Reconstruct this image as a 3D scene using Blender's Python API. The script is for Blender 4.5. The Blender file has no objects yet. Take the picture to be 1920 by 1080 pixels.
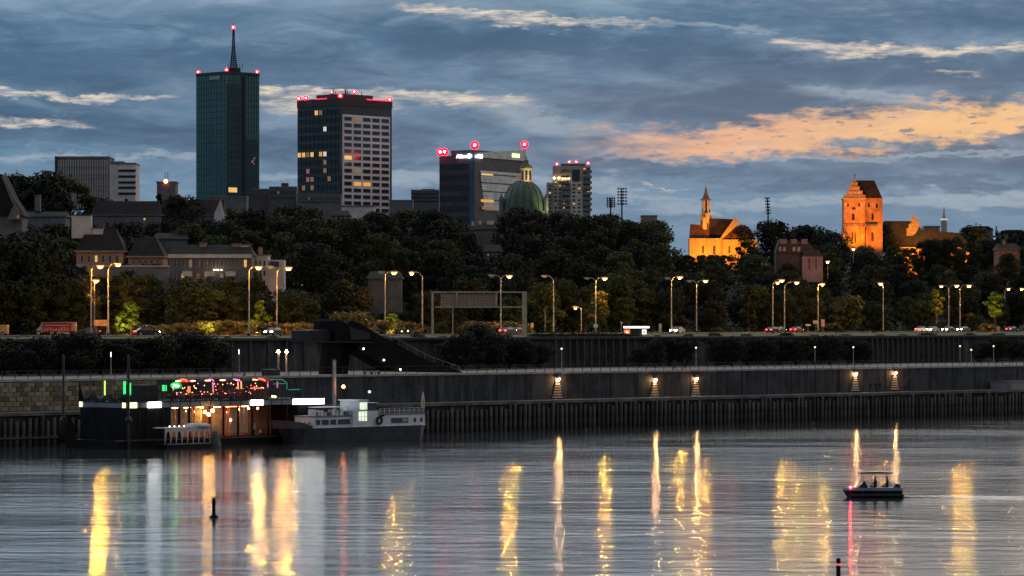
import bpy, math, random
from mathutils import Vector, Matrix, noise as mnoise
random.seed(7)
scene = bpy.context.scene
C = scene.collection
F = 6400.0            # focal length in pixels of the 1920 wide photograph
EYE = 15.0            # height of the camera over the water
HZ = 608.0            # row of the eye level
R = math.radians

# ------------------------------------------------------------ camera
cam_d = bpy.data.cameras.new('camera'); cam = bpy.data.objects.new('camera', cam_d); C.objects.link(cam)
cam.location = (0, 0, EYE); cam.rotation_euler = (R(90), 0, 0)
cam_d.sensor_width = 36; cam_d.lens = 36 * F / 1920; cam_d.shift_y = (HZ - 540) / 1920
cam_d.clip_start = 1; cam_d.clip_end = 20000
scene.camera = cam
scene.view_settings.view_transform = 'Standard'
try: scene.view_settings.look = 'None'
except Exception: pass
scene.view_settings.gamma = 1; scene.view_settings.exposure = 0.0
scene.view_settings.use_curve_mapping = False
scene.render.engine = 'CYCLES'
cy = scene.cycles
cy.use_denoising = True
cy.use_light_tree = True
cy.max_bounces = 5; cy.diffuse_bounces = 2; cy.glossy_bounces = 3; cy.transparent_max_bounces = 6
cy.sample_clamp_indirect = 20.0; cy.caustics_reflective = False; cy.caustics_refractive = False

# ------------------------------------------------------------ node expression helper
class E:
    """a socket in a node tree with arithmetic"""
    def __init__(s, nt, sock): s.nt = nt; s.s = sock
    def op(s, o, *a, clamp=False):
        n = s.nt.nodes.new('ShaderNodeMath'); n.operation = o; n.use_clamp = clamp
        for i, v in enumerate((s,) + a):
            if isinstance(v, E): s.nt.links.new(v.s, n.inputs[i])
            else: n.inputs[i].default_value = v
        return E(s.nt, n.outputs[0])
    def __add__(s, o): return s.op('ADD', o)
    def __radd__(s, o): return s.op('ADD', o)
    def __sub__(s, o): return s.op('SUBTRACT', o)
    def __rsub__(s, o): return (s * -1.0) + o
    def __mul__(s, o): return s.op('MULTIPLY', o)
    def __rmul__(s, o): return s.op('MULTIPLY', o)
    def __truediv__(s, o): return s.op('DIVIDE', o)
    def smooth(s, a, b):
        n = s.nt.nodes.new('ShaderNodeMapRange'); n.interpolation_type = 'SMOOTHSTEP'
        s.nt.links.new(s.s, n.inputs[0]); n.inputs[1].default_value = a; n.inputs[2].default_value = b
        return E(s.nt, n.outputs[0])
def nmix(nt, fac, a, b):
    n = nt.nodes.new('ShaderNodeMix'); n.data_type = 'RGBA'
    for idx, v in ((0, fac), (6, a), (7, b)):
        if isinstance(v, E): nt.links.new(v.s, n.inputs[idx])
        elif idx == 0: n.inputs[0].default_value = v
        else: n.inputs[idx].default_value = (*v, 1)
    return E(nt, n.outputs[2])
def nnoise(nt, vec, scale, detail=4, rough=0.5, dist=0.0):
    n = nt.nodes.new('ShaderNodeTexNoise'); n.inputs['Scale'].default_value = scale
    n.inputs['Detail'].default_value = detail; n.inputs['Roughness'].default_value = rough
    n.inputs['Distortion'].default_value = dist
    if vec is not None: nt.links.new(vec.s, n.inputs['Vector'])
    return E(nt, n.outputs[0])
def comb(nt, x, y, z):
    n = nt.nodes.new('ShaderNodeCombineXYZ')
    for i, v in enumerate((x, y, z)):
        if isinstance(v, E): nt.links.new(v.s, n.inputs[i])
        else: n.inputs[i].default_value = v
    return E(nt, n.outputs[0])
def lin(r, g, b):
    f = lambda c: (c / 255 / 12.92) if c / 255 <= 0.04045 else ((c / 255 + 0.055) / 1.055) ** 2.4
    return (f(r), f(g), f(b))

# ------------------------------------------------------------ sky
W = bpy.data.worlds.new('World'); scene.world = W; W.use_nodes = True
nt = W.node_tree; nt.nodes.clear()
SUN_EL, SUN_AZ = R(1.5), R(14)            # the sun has gone down behind the bank, to the right
tc = nt.nodes.new('ShaderNodeTexCoord')
sp = nt.nodes.new('ShaderNodeSeparateXYZ'); nt.links.new(tc.outputs['Generated'], sp.inputs[0])
dx, dy, dz = (E(nt, sp.outputs[i]) for i in range(3))
az = dx.op('ARCTAN2', dy); el = dz.op('ARCSINE')
u = az * F + 960.0
v0 = el * -F + HZ                                            # rows below 608 are above the eye level
wv = comb(nt, dx * 26.0, dy * 26.0, dz * 95.0)
wn = nnoise(nt, wv, 1.0, 5, 0.6)                             # wisps
wn2 = nnoise(nt, comb(nt, dx * 70.0, dy * 70.0, dz * 330.0), 1.0, 4, 0.6)
wn3 = nnoise(nt, comb(nt, dx * 190.0, dy * 190.0, dz * 520.0), 1.0, 3, 0.6)
fil = nnoise(nt, comb(nt, dx * 110.0, dy * 110.0, dz * 900.0), 1.0, 4, 0.65, 0.3)
v = v0 + (wn - 0.5) * 62.0 + (wn2 - 0.5) * 44.0 + (wn3 - 0.5) * 26.0
uu = u + (wn2 - 0.5) * 160.0
# deck of slate cloud: darker undersides and paler gaps
big = nnoise(nt, comb(nt, dx * 9.0, dy * 9.0, dz * 42.0), 1.0, 5, 0.55, 0.4)
mid = nnoise(nt, comb(nt, dx * 34.0, dy * 34.0, dz * 150.0), 1.0, 6, 0.62, 0.8)
deck = nmix(nt, big.smooth(0.34, 0.68), lin(70, 102, 131), lin(100, 136, 164))
deck = nmix(nt, mid.smooth(0.44, 0.74) * 0.55, deck, lin(142, 164, 186))
deck = nmix(nt, (1.0 - mid.smooth(0.28, 0.5)) * 0.55, deck, lin(60, 84, 110))
deck = nmix(nt, wn.smooth(0.5, 0.75) * 0.5, deck, lin(136, 160, 182))
deck = nmix(nt, wn2.smooth(0.5, 0.8) * 0.25, deck, lin(72, 96, 122))
low = v0.smooth(230.0, 560.0)
deck = nmix(nt, low * 0.55, deck, lin(132, 158, 180))
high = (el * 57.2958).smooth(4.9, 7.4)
highc = nmix(nt, (az * 57.2958).smooth(-8.0, 12.0), (0.98, 1.18, 1.38), (1.40, 1.27, 1.12))  # sky above the view, raised far past the visible deck to brighten the water
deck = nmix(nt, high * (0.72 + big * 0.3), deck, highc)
def band(x0, y0, x1, y1, half, soft=0.6, fade=80.0):
    m = (y1 - y0) / (x1 - x0)
    d = (v - ((uu - float(x0)) * m + float(y0))).op('ABSOLUTE')
    b = 1.0 - d.smooth(half * (1 - soft), half * (1 + soft))
    wdw = uu.smooth(x0 - fade, x0 + fade) * (1.0 - uu.smooth(x1 - fade, x1 + fade))
    return ((b * wdw) * (0.05 + 1.0 * fil + 0.8 * wn3)).smooth(0.12, 1.25)
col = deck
# dark banks
for a in ((-400, 120, 700, 130, 40), (700, 80, 1400, 90, 30), (1020, 190, 1620, 215, 34), (1300, 130, 2300, 150, 30),
          (1180, 20, 2300, 30, 40), (-300, 250, 520, 262, 16), (1050, 312, 1500, 322, 12), (1330, 345, 2300, 350, 16)):
    col = nmix(nt, band(*a, 0.7, 140.0) * 0.75, col, lin(70, 101, 130))
# pale blue breaks
for a in ((-300, 300, 420, 296, 7), (420, 330, 1200, 345, 12), (900, 200, 1120, 250, 22), (1500, 175, 1800, 205, 8), (1180, 388, 2400, 372, 10),
          (1250, 50, 1480, 62, 7), (1000, 352, 1300, 372, 7), (1700, 372, 2400, 350, 10), (1400, 300, 2000, 290, 6)):
    col = nmix(nt, band(*a, 0.8, 90.0) * 0.7, col, lin(160, 176, 190))
# cream and peach gaps
for a in ((730, 12, 960, 40, 8), (860, 34, 1250, 50, 8), (-300, 182, 330, 188, 6), (-200, 214, 170, 238, 7), (470, 178, 700, 172, 9),
          (480, 200, 760, 200, 14), (690, 176, 1000, 196, 12), (1440, 88, 1640, 100, 9), (1600, 96, 2500, 98, 10), (1225, 349, 1300, 349, 2.5), (1760, 134, 1820, 136, 4)):
    col = nmix(nt, band(*a, 0.9, 60.0), col, nmix(nt, fil.smooth(0.35, 0.7), lin(168, 172, 178), lin(240, 222, 198)))
# the sunset gap
w1 = (uu + (mid - 0.5) * 500.0).smooth(980.0, 1380.0)
vg = v + (wn3 - 0.5) * 30.0 + (fil - 0.5) * 22.0 + (mid - 0.5) * 50.0
top = (vg - (u - 1150.0) * -0.070 - 250.0).smooth(-20.0, 14.0)
bot = 1.0 - (vg - (u - 1920.0) * -0.075 - 252.0).smooth(-16.0, 20.0) 
bot2 = 1.0 - (vg - 300.0).smooth(-12.0, 12.0)
glow = w1 * top * bot.op('MULTIPLY', bot2) * (1.0 - (az * 57.2958).smooth(22.0, 50.0)) * (az * 57.2958).smooth(-8.0, 0.5)
oc = nmix(nt, uu.smooth(1200.0, 1900.0), lin(228, 172, 144), lin(244, 194, 138))
oc = nmix(nt, mid.smooth(0.4, 0.7) * 0.5, oc, lin(250, 208, 160))
oc = nmix(nt, wn2.smooth(0.5, 0.72) * 0.55, oc, lin(196, 172, 158))
oc = nmix(nt, (wn3 * 0.6 + fil * 0.4).smooth(0.56, 0.66) * 0.8, oc, lin(112, 122, 138))
col = nmix(nt, glow, col, oc)
# west is warmer low down, everything else keeps the deck's blue
col = nmix(nt, (1.0 - ((az - R(9)) * 57.2958).op('ABSOLUTE').smooth(3.0, 22.0)) * (1.0 - (v0 - 250.0).op('ABSOLUTE').smooth(20.0, 240.0)) * 0.06, col, lin(238, 190, 158))
dusk = (dy.smooth(-0.5, 0.85) * 0.70 + 0.30) * (1.0 - (el * 57.2958).smooth(30.0, 80.0) * 0.55)   # the east and the zenith are darker after sunset
col = nmix(nt, 1.0 - dusk, col, (0.014, 0.028, 0.060))
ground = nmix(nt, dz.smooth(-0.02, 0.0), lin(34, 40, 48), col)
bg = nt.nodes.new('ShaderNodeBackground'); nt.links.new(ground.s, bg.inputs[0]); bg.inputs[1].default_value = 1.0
nis = nt.nodes.new('ShaderNodeTexSky'); nis.sky_type = 'NISHITA'; nis.sun_disc = False
nis.sun_elevation = SUN_EL; nis.sun_rotation = SUN_AZ; nis.air_density = 1.0; nis.dust_density = 1.0
bg2 = nt.nodes.new('ShaderNodeBackground'); nt.links.new(nis.outputs[0], bg2.inputs[0]); bg2.inputs[1].default_value = 0.0008
add = nt.nodes.new('ShaderNodeAddShader'); nt.links.new(bg.outputs[0], add.inputs[0]); nt.links.new(bg2.outputs[0], add.inputs[1])
wo = nt.nodes.new('ShaderNodeOutputWorld'); nt.links.new(add.outputs[0], wo.inputs[0])
try: W.cycles.sampling_method = 'MANUAL'; W.cycles.sample_map_resolution = 512
except Exception: pass
sun_d = bpy.data.lights.new('sun', 'SUN'); sun = bpy.data.objects.new('sun', sun_d); C.objects.link(sun)
sun_d.energy = 0.02; sun_d.angle = R(12); sun_d.color = (1, 0.7, 0.5)
sun.rotation_euler = (R(90) - SUN_EL, 0, R(180) - SUN_AZ)

# ------------------------------------------------------------ materials
MATS = {}
def mat(name, c, rough=0.8, metal=0.0, var=0.25, scale=1.0, bump=0.0, spec=0.3, detail=4, c2=None, rnd=0.0, streak=0.0):
    """matt surface with noise mottling, and optional relief; rnd = colour change from object to object"""
    if name in MATS: return MATS[name]
    m = bpy.data.materials.new(name); m.use_nodes = True; t = m.node_tree; p = t.nodes['Principled BSDF']
    co = t.nodes.new('ShaderNodeTexCoord'); n = nnoise(t, E(t, co.outputs['Object']), scale, detail, 0.6)
    a = tuple(x * (1 - var) for x in c); b = tuple(min(0.95, x * (1 + var)) for x in c)
    if c2: b = c2
    q = nmix(t, n.smooth(0.3, 0.7), a, b)
    if streak:      # rain and damp marks running down a wall, and patches of repair
        s3 = t.nodes.new('ShaderNodeSeparateXYZ'); t.links.new(co.outputs['Object'], s3.inputs[0])
        st = nnoise(t, comb(t, E(t, s3.outputs[0]) * 1.1, E(t, s3.outputs[1]), E(t, s3.outputs[2]) * 0.12), 1.0, 5, 0.7)
        pa = nnoise(t, comb(t, E(t, s3.outputs[0]) * 0.13, 0.0, E(t, s3.outputs[2]) * 0.3), 1.0, 3, 0.6)
        q = nmix(t, st.smooth(0.45, 0.72) * streak, q, tuple(x * 2.4 for x in c))
        q = nmix(t, (1.0 - st.smooth(0.28, 0.5)) * streak, q, tuple(x * 0.3 for x in c))
        q = nmix(t, pa.smooth(0.55, 0.62) * streak * 0.6, q, tuple(x * 1.8 for x in c))
    if rnd:
        oi = t.nodes.new('ShaderNodeObjectInfo'); rr = E(t, oi.outputs['Random'])
        h = t.nodes.new('ShaderNodeHueSaturation'); t.links.new(q.s, h.inputs['Color'])
        t.links.new((rr * rnd * 2 + (1 - rnd)).s, h.inputs['Value'])
        t.links.new((rr * 0.05 * rnd + (0.5 - 0.02 * rnd)).s, h.inputs['Hue']); q = E(t, h.outputs[0])
    t.links.new(q.s, p.inputs['Base Color'])
    p.inputs['Roughness'].default_value = rough; p.inputs['Metallic'].default_value = metal
    p.inputs['Specular IOR Level'].default_value = spec
    if bump:
        b_ = t.nodes.new('ShaderNodeBump'); b_.inputs['Distance'].default_value = bump
        n2 = nnoise(t, E(t, co.outputs['Object']), scale * 3, 5, 0.65)
        t.links.new(n2.s, b_.inputs['Height']); t.links.new(b_.outputs[0], p.inputs['Normal'])
    MATS[name] = m; return m
def glow_mat(name, c, strength, body=None, var=0.0, scale=2.0):
    if name in MATS: return MATS[name]
    m = bpy.data.materials.new(name); m.use_nodes = True; t = m.node_tree; p = t.nodes['Principled BSDF']
    p.inputs['Base Color'].default_value = (*(body or c), 1)
    p.inputs['Emission Color'].default_value = (*c, 1); p.inputs['Emission Strength'].default_value = strength
    if var:
        co = t.nodes.new('ShaderNodeTexCoord'); n = nnoise(t, E(t, co.outputs['Object']), scale, 2, 0.5)
        t.links.new((n.smooth(0.3, 0.7) * (strength * var) + strength * (1 - var)).s, p.inputs['Emission Strength'])
    MATS[name] = m; return m
def foliage(name, c1, c2, scale=0.35):
    m = bpy.data.materials.new(name); m.use_nodes = True; t = m.node_tree; p = t.nodes['Principled BSDF']
    co = t.nodes.new('ShaderNodeTexCoord'); n = nnoise(t, E(t, co.outputs['Object']), scale, 3, 0.6)
    oi = t.nodes.new('ShaderNodeObjectInfo'); rr = E(t, oi.outputs['Random'])
    q = nmix(t, n.smooth(0.35, 0.65), c1, c2)
    h = t.nodes.new('ShaderNodeHueSaturation'); t.links.new(q.s, h.inputs['Color'])
    t.links.new((rr * 0.5 + 0.35).s, h.inputs['Value']); t.links.new((rr * 0.03 + 0.485).s, h.inputs['Hue'])
    t.links.new(h.outputs[0], p.inputs['Base Color']); p.inputs['Roughness'].default_value = 0.75
    p.inputs['Specular IOR Level'].default_value = 0.2
    MATS[name] = m; return m

# ------------------------------------------------------------ mesh builder
class MB:
    def __init__(s): s.v = []; s.f = []; s.m = []
    def add(s, vs, fs, m=0):
        o = len(s.v); s.v += [tuple(x) for x in vs]; s.f += [tuple(i + o for i in f) for f in fs]; s.m += [m] * len(fs); return s
    def box(s, x0, x1, y0, y1, z0, z1, m=0):
        return s.add([(x0, y0, z0), (x1, y0, z0), (x1, y1, z0), (x0, y1, z0), (x0, y0, z1), (x1, y0, z1), (x1, y1, z1), (x0, y1, z1)],
                     [(0, 3, 2, 1), (4, 5, 6, 7), (0, 1, 5, 4), (1, 2, 6, 5), (2, 3, 7, 6), (3, 0, 4, 7)], m)
    def side(s, poly, y0, y1, m=0):
        """outline in x,z seen from the front, given depth along y"""
        n = len(poly); vs = [(x, y0, z) for x, z in poly] + [(x, y1, z) for x, z in poly]
        return s.add(vs, [tuple(range(n)), tuple(range(2 * n - 1, n - 1, -1))] + [(i, i + n, (i + 1) % n + n, (i + 1) % n) for i in range(n)], m)
    def plan(s, poly, z0, z1, m=0, top=None):
        n = len(poly); tp = top or poly
        vs = [(x, y, z0) for x, y in poly] + [(x, y, z1) for x, y in tp]
        return s.add(vs, [tuple(range(n - 1, -1, -1)), tuple(range(n, 2 * n))] + [(i, (i + 1) % n, (i + 1) % n + n, i + n) for i in range(n)], m)
    def tube(s, pts, rad, n=6, m=0):
        pts = [Vector(p) for p in pts]
        if not isinstance(rad, (list, tuple)): rad = [rad] * len(pts)
        o = len(s.v); up = Vector((0, 0, 1))
        for i, p in enumerate(pts):
            d = (pts[min(i + 1, len(pts) - 1)] - pts[max(i - 1, 0)]).normalized()
            a = d.cross(up if abs(d.z) < 0.95 else Vector((1, 0, 0))).normalized(); b = d.cross(a)
            for k in range(n):
                t = 2 * math.pi * k / n; s.v.append(tuple(p + (a * math.cos(t) + b * math.sin(t)) * rad[i]))
        for i in range(len(pts) - 1):
            for k in range(n):
                s.f.append((o + i * n + k, o + i * n + (k + 1) % n, o + (i + 1) * n + (k + 1) % n, o + (i + 1) * n + k)); s.m.append(m)
        s.f.append(tuple(o + k for k in range(n - 1, -1, -1))); s.m.append(m)
        e = o + (len(pts) - 1) * n; s.f.append(tuple(e + k for k in range(n))); s.m.append(m)
        return s
    def lathe(s, prof, n=16, c=(0, 0), m=0, rot=0.0):
        o = len(s.v)
        for r, z in prof:
            for k in range(n):
                t = 2 * math.pi * k / n + rot; s.v.append((c[0] + r * math.cos(t), c[1] + r * math.sin(t), z))
        for i in range(len(prof) - 1):
            for k in range(n):
                s.f.append((o + i * n + k, o + i * n + (k + 1) % n, o + (i + 1) * n + (k + 1) % n, o + (i + 1) * n + k)); s.m.append(m)
        s.f.append(tuple(o + k for k in range(n - 1, -1, -1))); s.m.append(m)
        e = o + (len(prof) - 1) * n; s.f.append(tuple(e + k for k in range(n))); s.m.append(m)
        return s
    def ball(s, c, r, n=8, m=0, sz=1.0):
        return s.lathe([(max(0.02 * r, r * math.sin(math.pi * i / (n // 2 + 1))), c[2] - sz * r * math.cos(math.pi * i / (n // 2 + 1))) for i in range(n // 2 + 2)], n, (c[0], c[1]), m)
    def mesh(s, name, mats, smooth=False):
        me = bpy.data.meshes.new(name); me.from_pydata(s.v, [], s.f)
        for x in (mats if isinstance(mats, (list, tuple)) else [mats]): me.materials.append(x)
        me.polygons.foreach_set('material_index', s.m)
        if smooth: me.polygons.foreach_set('use_smooth', [True] * len(s.f))
        me.update(); return me
    def build(s, name, mats, parent=None, smooth=False, loc=(0, 0, 0), rz=0.0):
        return link(name, s.mesh(name, mats, smooth), parent, loc, rz)
def link(name, data, parent=None, loc=(0, 0, 0), rz=0.0, rot=None):
    o = bpy.data.objects.new(name, data); C.objects.link(o); o.parent = parent; o.location = loc
    o.rotation_euler = rot or (0, 0, rz); return o
def tag(o, label=None, cat=None, group=None, kind=None):
    if label: o['label'] = label
    if cat: o['category'] = cat
    if group: o['group'] = group
    if kind: o['kind'] = kind
    return o
def thing(name, label, cat, loc=(0, 0, 0), rz=0.0, group=None):
    return tag(link(name, None, None, loc, rz), label, cat, group)
KIDS = {}
def kids(o):
    return [c for c in C.objects if c.parent == o]
def snapshot(o):
    return (o, [snapshot(c) for c in kids(o)])
def dup_tree(snap, parent=None):
    o, ch = snap; c = o.copy(); C.objects.link(c); c.parent = parent
    for x in ch: dup_tree(x, c)
    return c
def copies(root):
    """yields the root itself first, then copies of it and all its parts"""
    snap = snapshot(root); first = True
    while True:
        yield root if first else dup_tree(snap)
        first = False

# ------------------------------------------------------------ from photograph to place
def pt(px, py, D):
    return Vector(((px - 960) / F * D, D, EYE + (HZ - py) * D / F))
def zz(py, D): return EYE + (HZ - py) * D / F
def xx(px, D): return (px - 960) / F * D
# the quay is a straight line across the view: a = metres along it, b = metres inland of its edge
QS = 1.03; YAW = math.atan(QS); CT, ST = math.cos(YAW), math.sin(YAW)
def q2w(a, b): return (a * CT - b * ST, 482 + a * ST + b * CT)
def qa(px, b):
    c = 482 + b / CT; k = (px - 960) / F; Y = c / (1 - QS * k); X = k * Y
    return X * CT + (Y - 482) * ST
def qY(px, b):
    c = 482 + b / CT; return c / (1 - QS * (px - 960) / F)
def qz(px, py, b): return EYE + (HZ - py) * qY(px, b) / F
class QF:
    """local frame of a thing that stands parallel to the quay"""
    def __init__(s, name, label, cat, px, b, z=0.0, group=None):
        s.a0 = qa(px, b); s.b0 = b; s.z0 = z
        x, y = q2w(s.a0, b); s.root = thing(name, label, cat, (x, y, z), YAW, group)
    def x(s, px, b=None): return qa(px, s.b0 if b is None else b) - s.a0
    def z(s, px, py, b=None): return qz(px, py, s.b0 if b is None else b) - s.z0
class PF:
    """local frame of a thing that faces the river squarely at distance D"""
    def __init__(s, name, label, cat, px, py, D, group=None):
        s.D = D; s.o = pt(px, py, D); s.root = thing(name, label, cat, s.o, 0, group)
    def x(s, px, D=None): return xx(px, D or s.D) - s.o.x
    def z(s, py, D=None): return zz(py, D or s.D) - s.o.z

# ------------------------------------------------------------ windows
_WIN = {}
def window_mesh(w, h, lit, glass=None, frame=None, mull=1):
    key = (round(w, 2), round(h, 2), lit, glass.name if glass else '', frame.name if frame else '', mull)
    if key not in _WIN:
        b = MB(); t = min(0.12, w * 0.08)
        b.box(-w / 2 + t, w / 2 - t, -0.03, 0.1, t, h - t, 0)
        b.box(-w / 2, -w / 2 + t, -0.1, 0.1, 0, h, 1).box(w / 2 - t, w / 2, -0.1, 0.1, 0, h, 1)
        b.box(-w / 2 + t, w / 2 - t, -0.1, 0.1, 0, t, 1).box(-w / 2 + t, w / 2 - t, -0.1, 0.1, h - t, h, 1)
        for i in range(1, mull + 1):
            x = -w / 2 + w * i / (mull + 1); b.box(x - t / 3, x + t / 3, -0.08, -0.031, t, h - t, 1)
        g = lit if lit else (glass or MATS['glass_dark'])
        _WIN[key] = b.mesh('window', [g, frame or MATS['frame_dark']])
    return _WIN[key]
def windows(root, p0, p1, z0, z1, cols, rows, fw=0.6, fh=0.6, lit=None, glass=None, frame=None, mull=1, skip=(), name='window'):
    """a grid of windows let into the wall from p0 to p1 (left to right as seen from outside)"""
    d = Vector((p1[0] - p0[0], p1[1] - p0[1])); L = d.length; d.normalize(); rz = math.atan2(d.y, d.x)
    cw, ch = L / cols, (z1 - z0) / rows
    for r in range(rows):
        for c in range(cols):
            if (c, r) in skip: continue
            m = (lit or {}).get((c, r)); s = (c + 0.5) * cw
            link(name, window_mesh(cw * fw, ch * fh, m, glass, frame, mull), root,
                 (p0[0] + d.x * s, p0[1] + d.y * s, z0 + r * ch + ch * (1 - fh) / 2), rz)

mat('glass_dark', (0.03, 0.04, 0.05), 0.12, 0, 0.3, 0.3, 0, 0.9)
mat('frame_dark', (0.06, 0.06, 0.065), 0.5)
mat('frame_pale', (0.5, 0.5, 0.5), 0.6)
lit_warm = glow_mat('lit_warm', (1.0, 0.55, 0.16), 1.1, (0.3, 0.2, 0.1), 0.5)
lit_amber = glow_mat('lit_amber', (1.0, 0.45, 0.06), 0.9, (0.3, 0.2, 0.1), 0.5)
lit_white = glow_mat('lit_white', (0.9, 0.88, 0.8), 0.9, (0.3, 0.3, 0.3), 0.5)
lit_dim = glow_mat('lit_dim', (1.0, 0.6, 0.35), 0.22, (0.2, 0.15, 0.1), 0.6)
lit_pink = glow_mat('lit_pink', (1.0, 0.35, 0.5), 0.3, (0.2, 0.1, 0.1), 0.6)
sodium = glow_mat('sodium_lamp', (1.0, 0.40, 0.035), 6500.0)
sodium_bowl = glow_mat('sodium_bowl', (1.0, 0.40, 0.035), 3.2)
bowl_off = mat('bowl_unlit', (0.3, 0.3, 0.28), 0.3)
sodium_low = glow_mat('sodium_lamp_weak', (1.0, 0.58, 0.18), 500.0)
lamp_off = mat('lamp_glass_unlit', (0.4, 0.4, 0.38), 0.3)
led = glow_mat('white_lamp', (0.9, 1.0, 0.85), 500.0)
red_lamp = glow_mat('red_lamp', (1.0, 0.002, 0.012), 7.0)
red_core = glow_mat('red_lamp_core', (1.0, 0.30, 0.35), 40.0)
pole_m = mat('galvanised_pole', (0.42, 0.4, 0.36), 0.55, 0.3)
dark_metal = mat('dark_metal', (0.035, 0.036, 0.04), 0.5, 0.4)
# ------------------------------------------------------------ SETTING
# water
wm = bpy.data.materials.new('river_water'); wm.use_nodes = True; t = wm.node_tree; p = t.nodes['Principled BSDF']
p.inputs['Base Color'].default_value = (0.040, 0.046, 0.048, 1); p.inputs['IOR'].default_value = 1.38
p.inputs['Roughness'].default_value = 0.085
co = t.nodes.new('ShaderNodeTexCoord'); sp = t.nodes.new('ShaderNodeSeparateXYZ'); t.links.new(co.outputs['Object'], sp.inputs[0])
X, Y = E(t, sp.outputs[0]), E(t, sp.outputs[1])
base = comb(t, X, Y, 0.0)
swell = nnoise(t, comb(t, X * 0.20, Y * 0.33, 0.0), 1.0, 4, 0.5, 0.3)
rip = nnoise(t, comb(t, X * 0.5, Y * 1.5, 3.0), 1.0, 4, 0.65, 0.3)
fine = nnoise(t, comb(t, X * 2.3, Y * 4.0, 7.0), 1.0, 4, 0.75)
calm = nnoise(t, comb(t, X * 0.014, Y * 0.035, 1.0), 1.0, 4, 0.6, 0.5).smooth(0.38, 0.62)
hgt = swell * (calm * 0.085 + 0.055) + rip * (calm * 0.012 + 0.014) + fine * (calm * 0.004 + 0.006)
bm = t.nodes.new('ShaderNodeBump'); bm.inputs['Strength'].default_value = 1.0; bm.inputs['Distance'].default_value = 1.0
t.links.new(hgt.s, bm.inputs['Height']); t.links.new(bm.outputs[0], p.inputs['Normal'])
t.links.new((calm * 0.010 + 0.050).s, p.inputs['Roughness'])
MATS['water'] = wm
def sheet(name, poly, z, m, kind='structure', parent=None):
    b = MB(); b.add([(x, y, z) for x, y in poly], [tuple(range(len(poly)))]); o = b.build(name, m, parent); return tag(o, kind=kind)
qe = lambda a, b: q2w(a, b)
sheet('river_water', [(-700, -250), (900, -250), qe(1400, 0.5), qe(-800, 0.5)], 0.0, wm)

concrete = mat('quay_concrete', (0.10, 0.10, 0.10), 0.9, 0, 0.45, 0.35, 0.03)
concrete_dark = mat('dark_concrete', (0.03, 0.033, 0.038), 0.9, 0, 0.5, 0.25, 0.03)
coping_m = mat('pale_coping_stone', (0.30, 0.29, 0.28), 0.85, 0, 0.25, 0.8)
paving = mat('promenade_paving', (0.20, 0.18, 0.165), 0.85, 0, 0.3, 0.5)
asphalt = mat('asphalt', (0.05, 0.05, 0.052), 0.85, 0, 0.25, 0.6)
grass_m = mat('grass_ground', (0.05, 0.075, 0.02), 0.95, 0, 0.5, 0.6, 0.05)
earth_m = mat('dark_undergrowth', (0.010, 0.013, 0.008), 0.95, 0, 0.5, 0.3, 0.1)

def strip(name, a0, a1, b0, b1, z0, z1, m, parent=None):
    o = MB().plan([qe(a0, b0), qe(a1, b0), qe(a1, b1), qe(a0, b1)], z0, z1).build(name, m, parent)
    if parent is None: tag(o, kind='structure')
    return o
A0, A1 = -700, 1200
strip('quay_apron', A0, A1, 0.35, 5.6, -3, 4.1, concrete)
strip('promenade', A0, A1, 6.3, 54, -3, 7.8, paving)
strip('grass_verge', A0, A1, 54.6, 130, -3, 12.5, grass_m)

# pile wall: waling, back wall, and each pile
pw = thing('pile_wall', 'dark timber pile wall carrying the low quay along the water', 'quay wall', (*qe(0, 0), 0), YAW)
MB().box(A0, A1, 0.1, 0.33, -3, 3.7).build('backing', concrete_dark, pw)
MB().box(A0, A1, -0.25, 0.34, 3.72, 4.12).build('capping_beam', concrete, pw)
pile_m = mat('weathered_pile', (0.065, 0.062, 0.06), 0.85, 0, 0.5, 0.8, 0.03, rnd=0.45)
pile_mesh = [MB().lathe([(0.27, -2), (0.25, 3.7 - h)], 8).mesh('pile', pile_m, True) for h in (0.0, 0.25, 0.6)]
aL, aR = qa(-30, 0), qa(1960, 0)
n = 230
for i in range(n):
    a = aL + (aR - aL) * i / (n - 1) + random.uniform(-0.06, 0.06)
    link('pile', random.choice(pile_mesh), pw, (a, -0.2, random.uniform(-0.05, 0.05)), rot=(random.uniform(-.02, .02), random.uniform(-.025, .025), random.uniform(0, 3)))
# low wooden beam on the left piles
MB().box(qa(-30, 0), qa(150, 0), -0.62, -0.42, 0.9, 1.15).build('fender_beam', mat('fender_timber', (0.08, 0.065, 0.05)), pw)

# upper river wall
uw = thing('embankment_wall', 'tall stone and concrete embankment wall behind the low quay', 'embankment wall', (*qe(0, 5.6), 4.1), YAW)
MB().box(A0, A1, 0.0, 0.7, 0, 3.7).build('wall_face', mat('wall_concrete', (0.034, 0.039, 0.048), 0.9, 0, 0.45, 0.3, 0.04, streak=0.8), uw)
# pale copings laid one by one
cs = MB().box(-1.47, 1.47, -0.15, 0.75, 0, 0.28).mesh('coping_stone', coping_m)
k = 0; a = qa(-30, 5.6)
while a < qa(1960, 5.6):
    link('coping_stone', cs, uw, (a, random.uniform(-.02, .02), 3.72 + random.uniform(-.015, .015))); a += 2.98; k += 1
# vertical panel ribs of the concrete part
rib = MB().box(-0.12, 0.12, -0.07, 0.0, 0.0, 3.7).mesh('panel_rib', concrete_dark)
a = qa(820, 5.6)
while a < qa(1950, 5.6): link('panel_rib', rib, uw, (a, 0, 0)); a += 6.0
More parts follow.
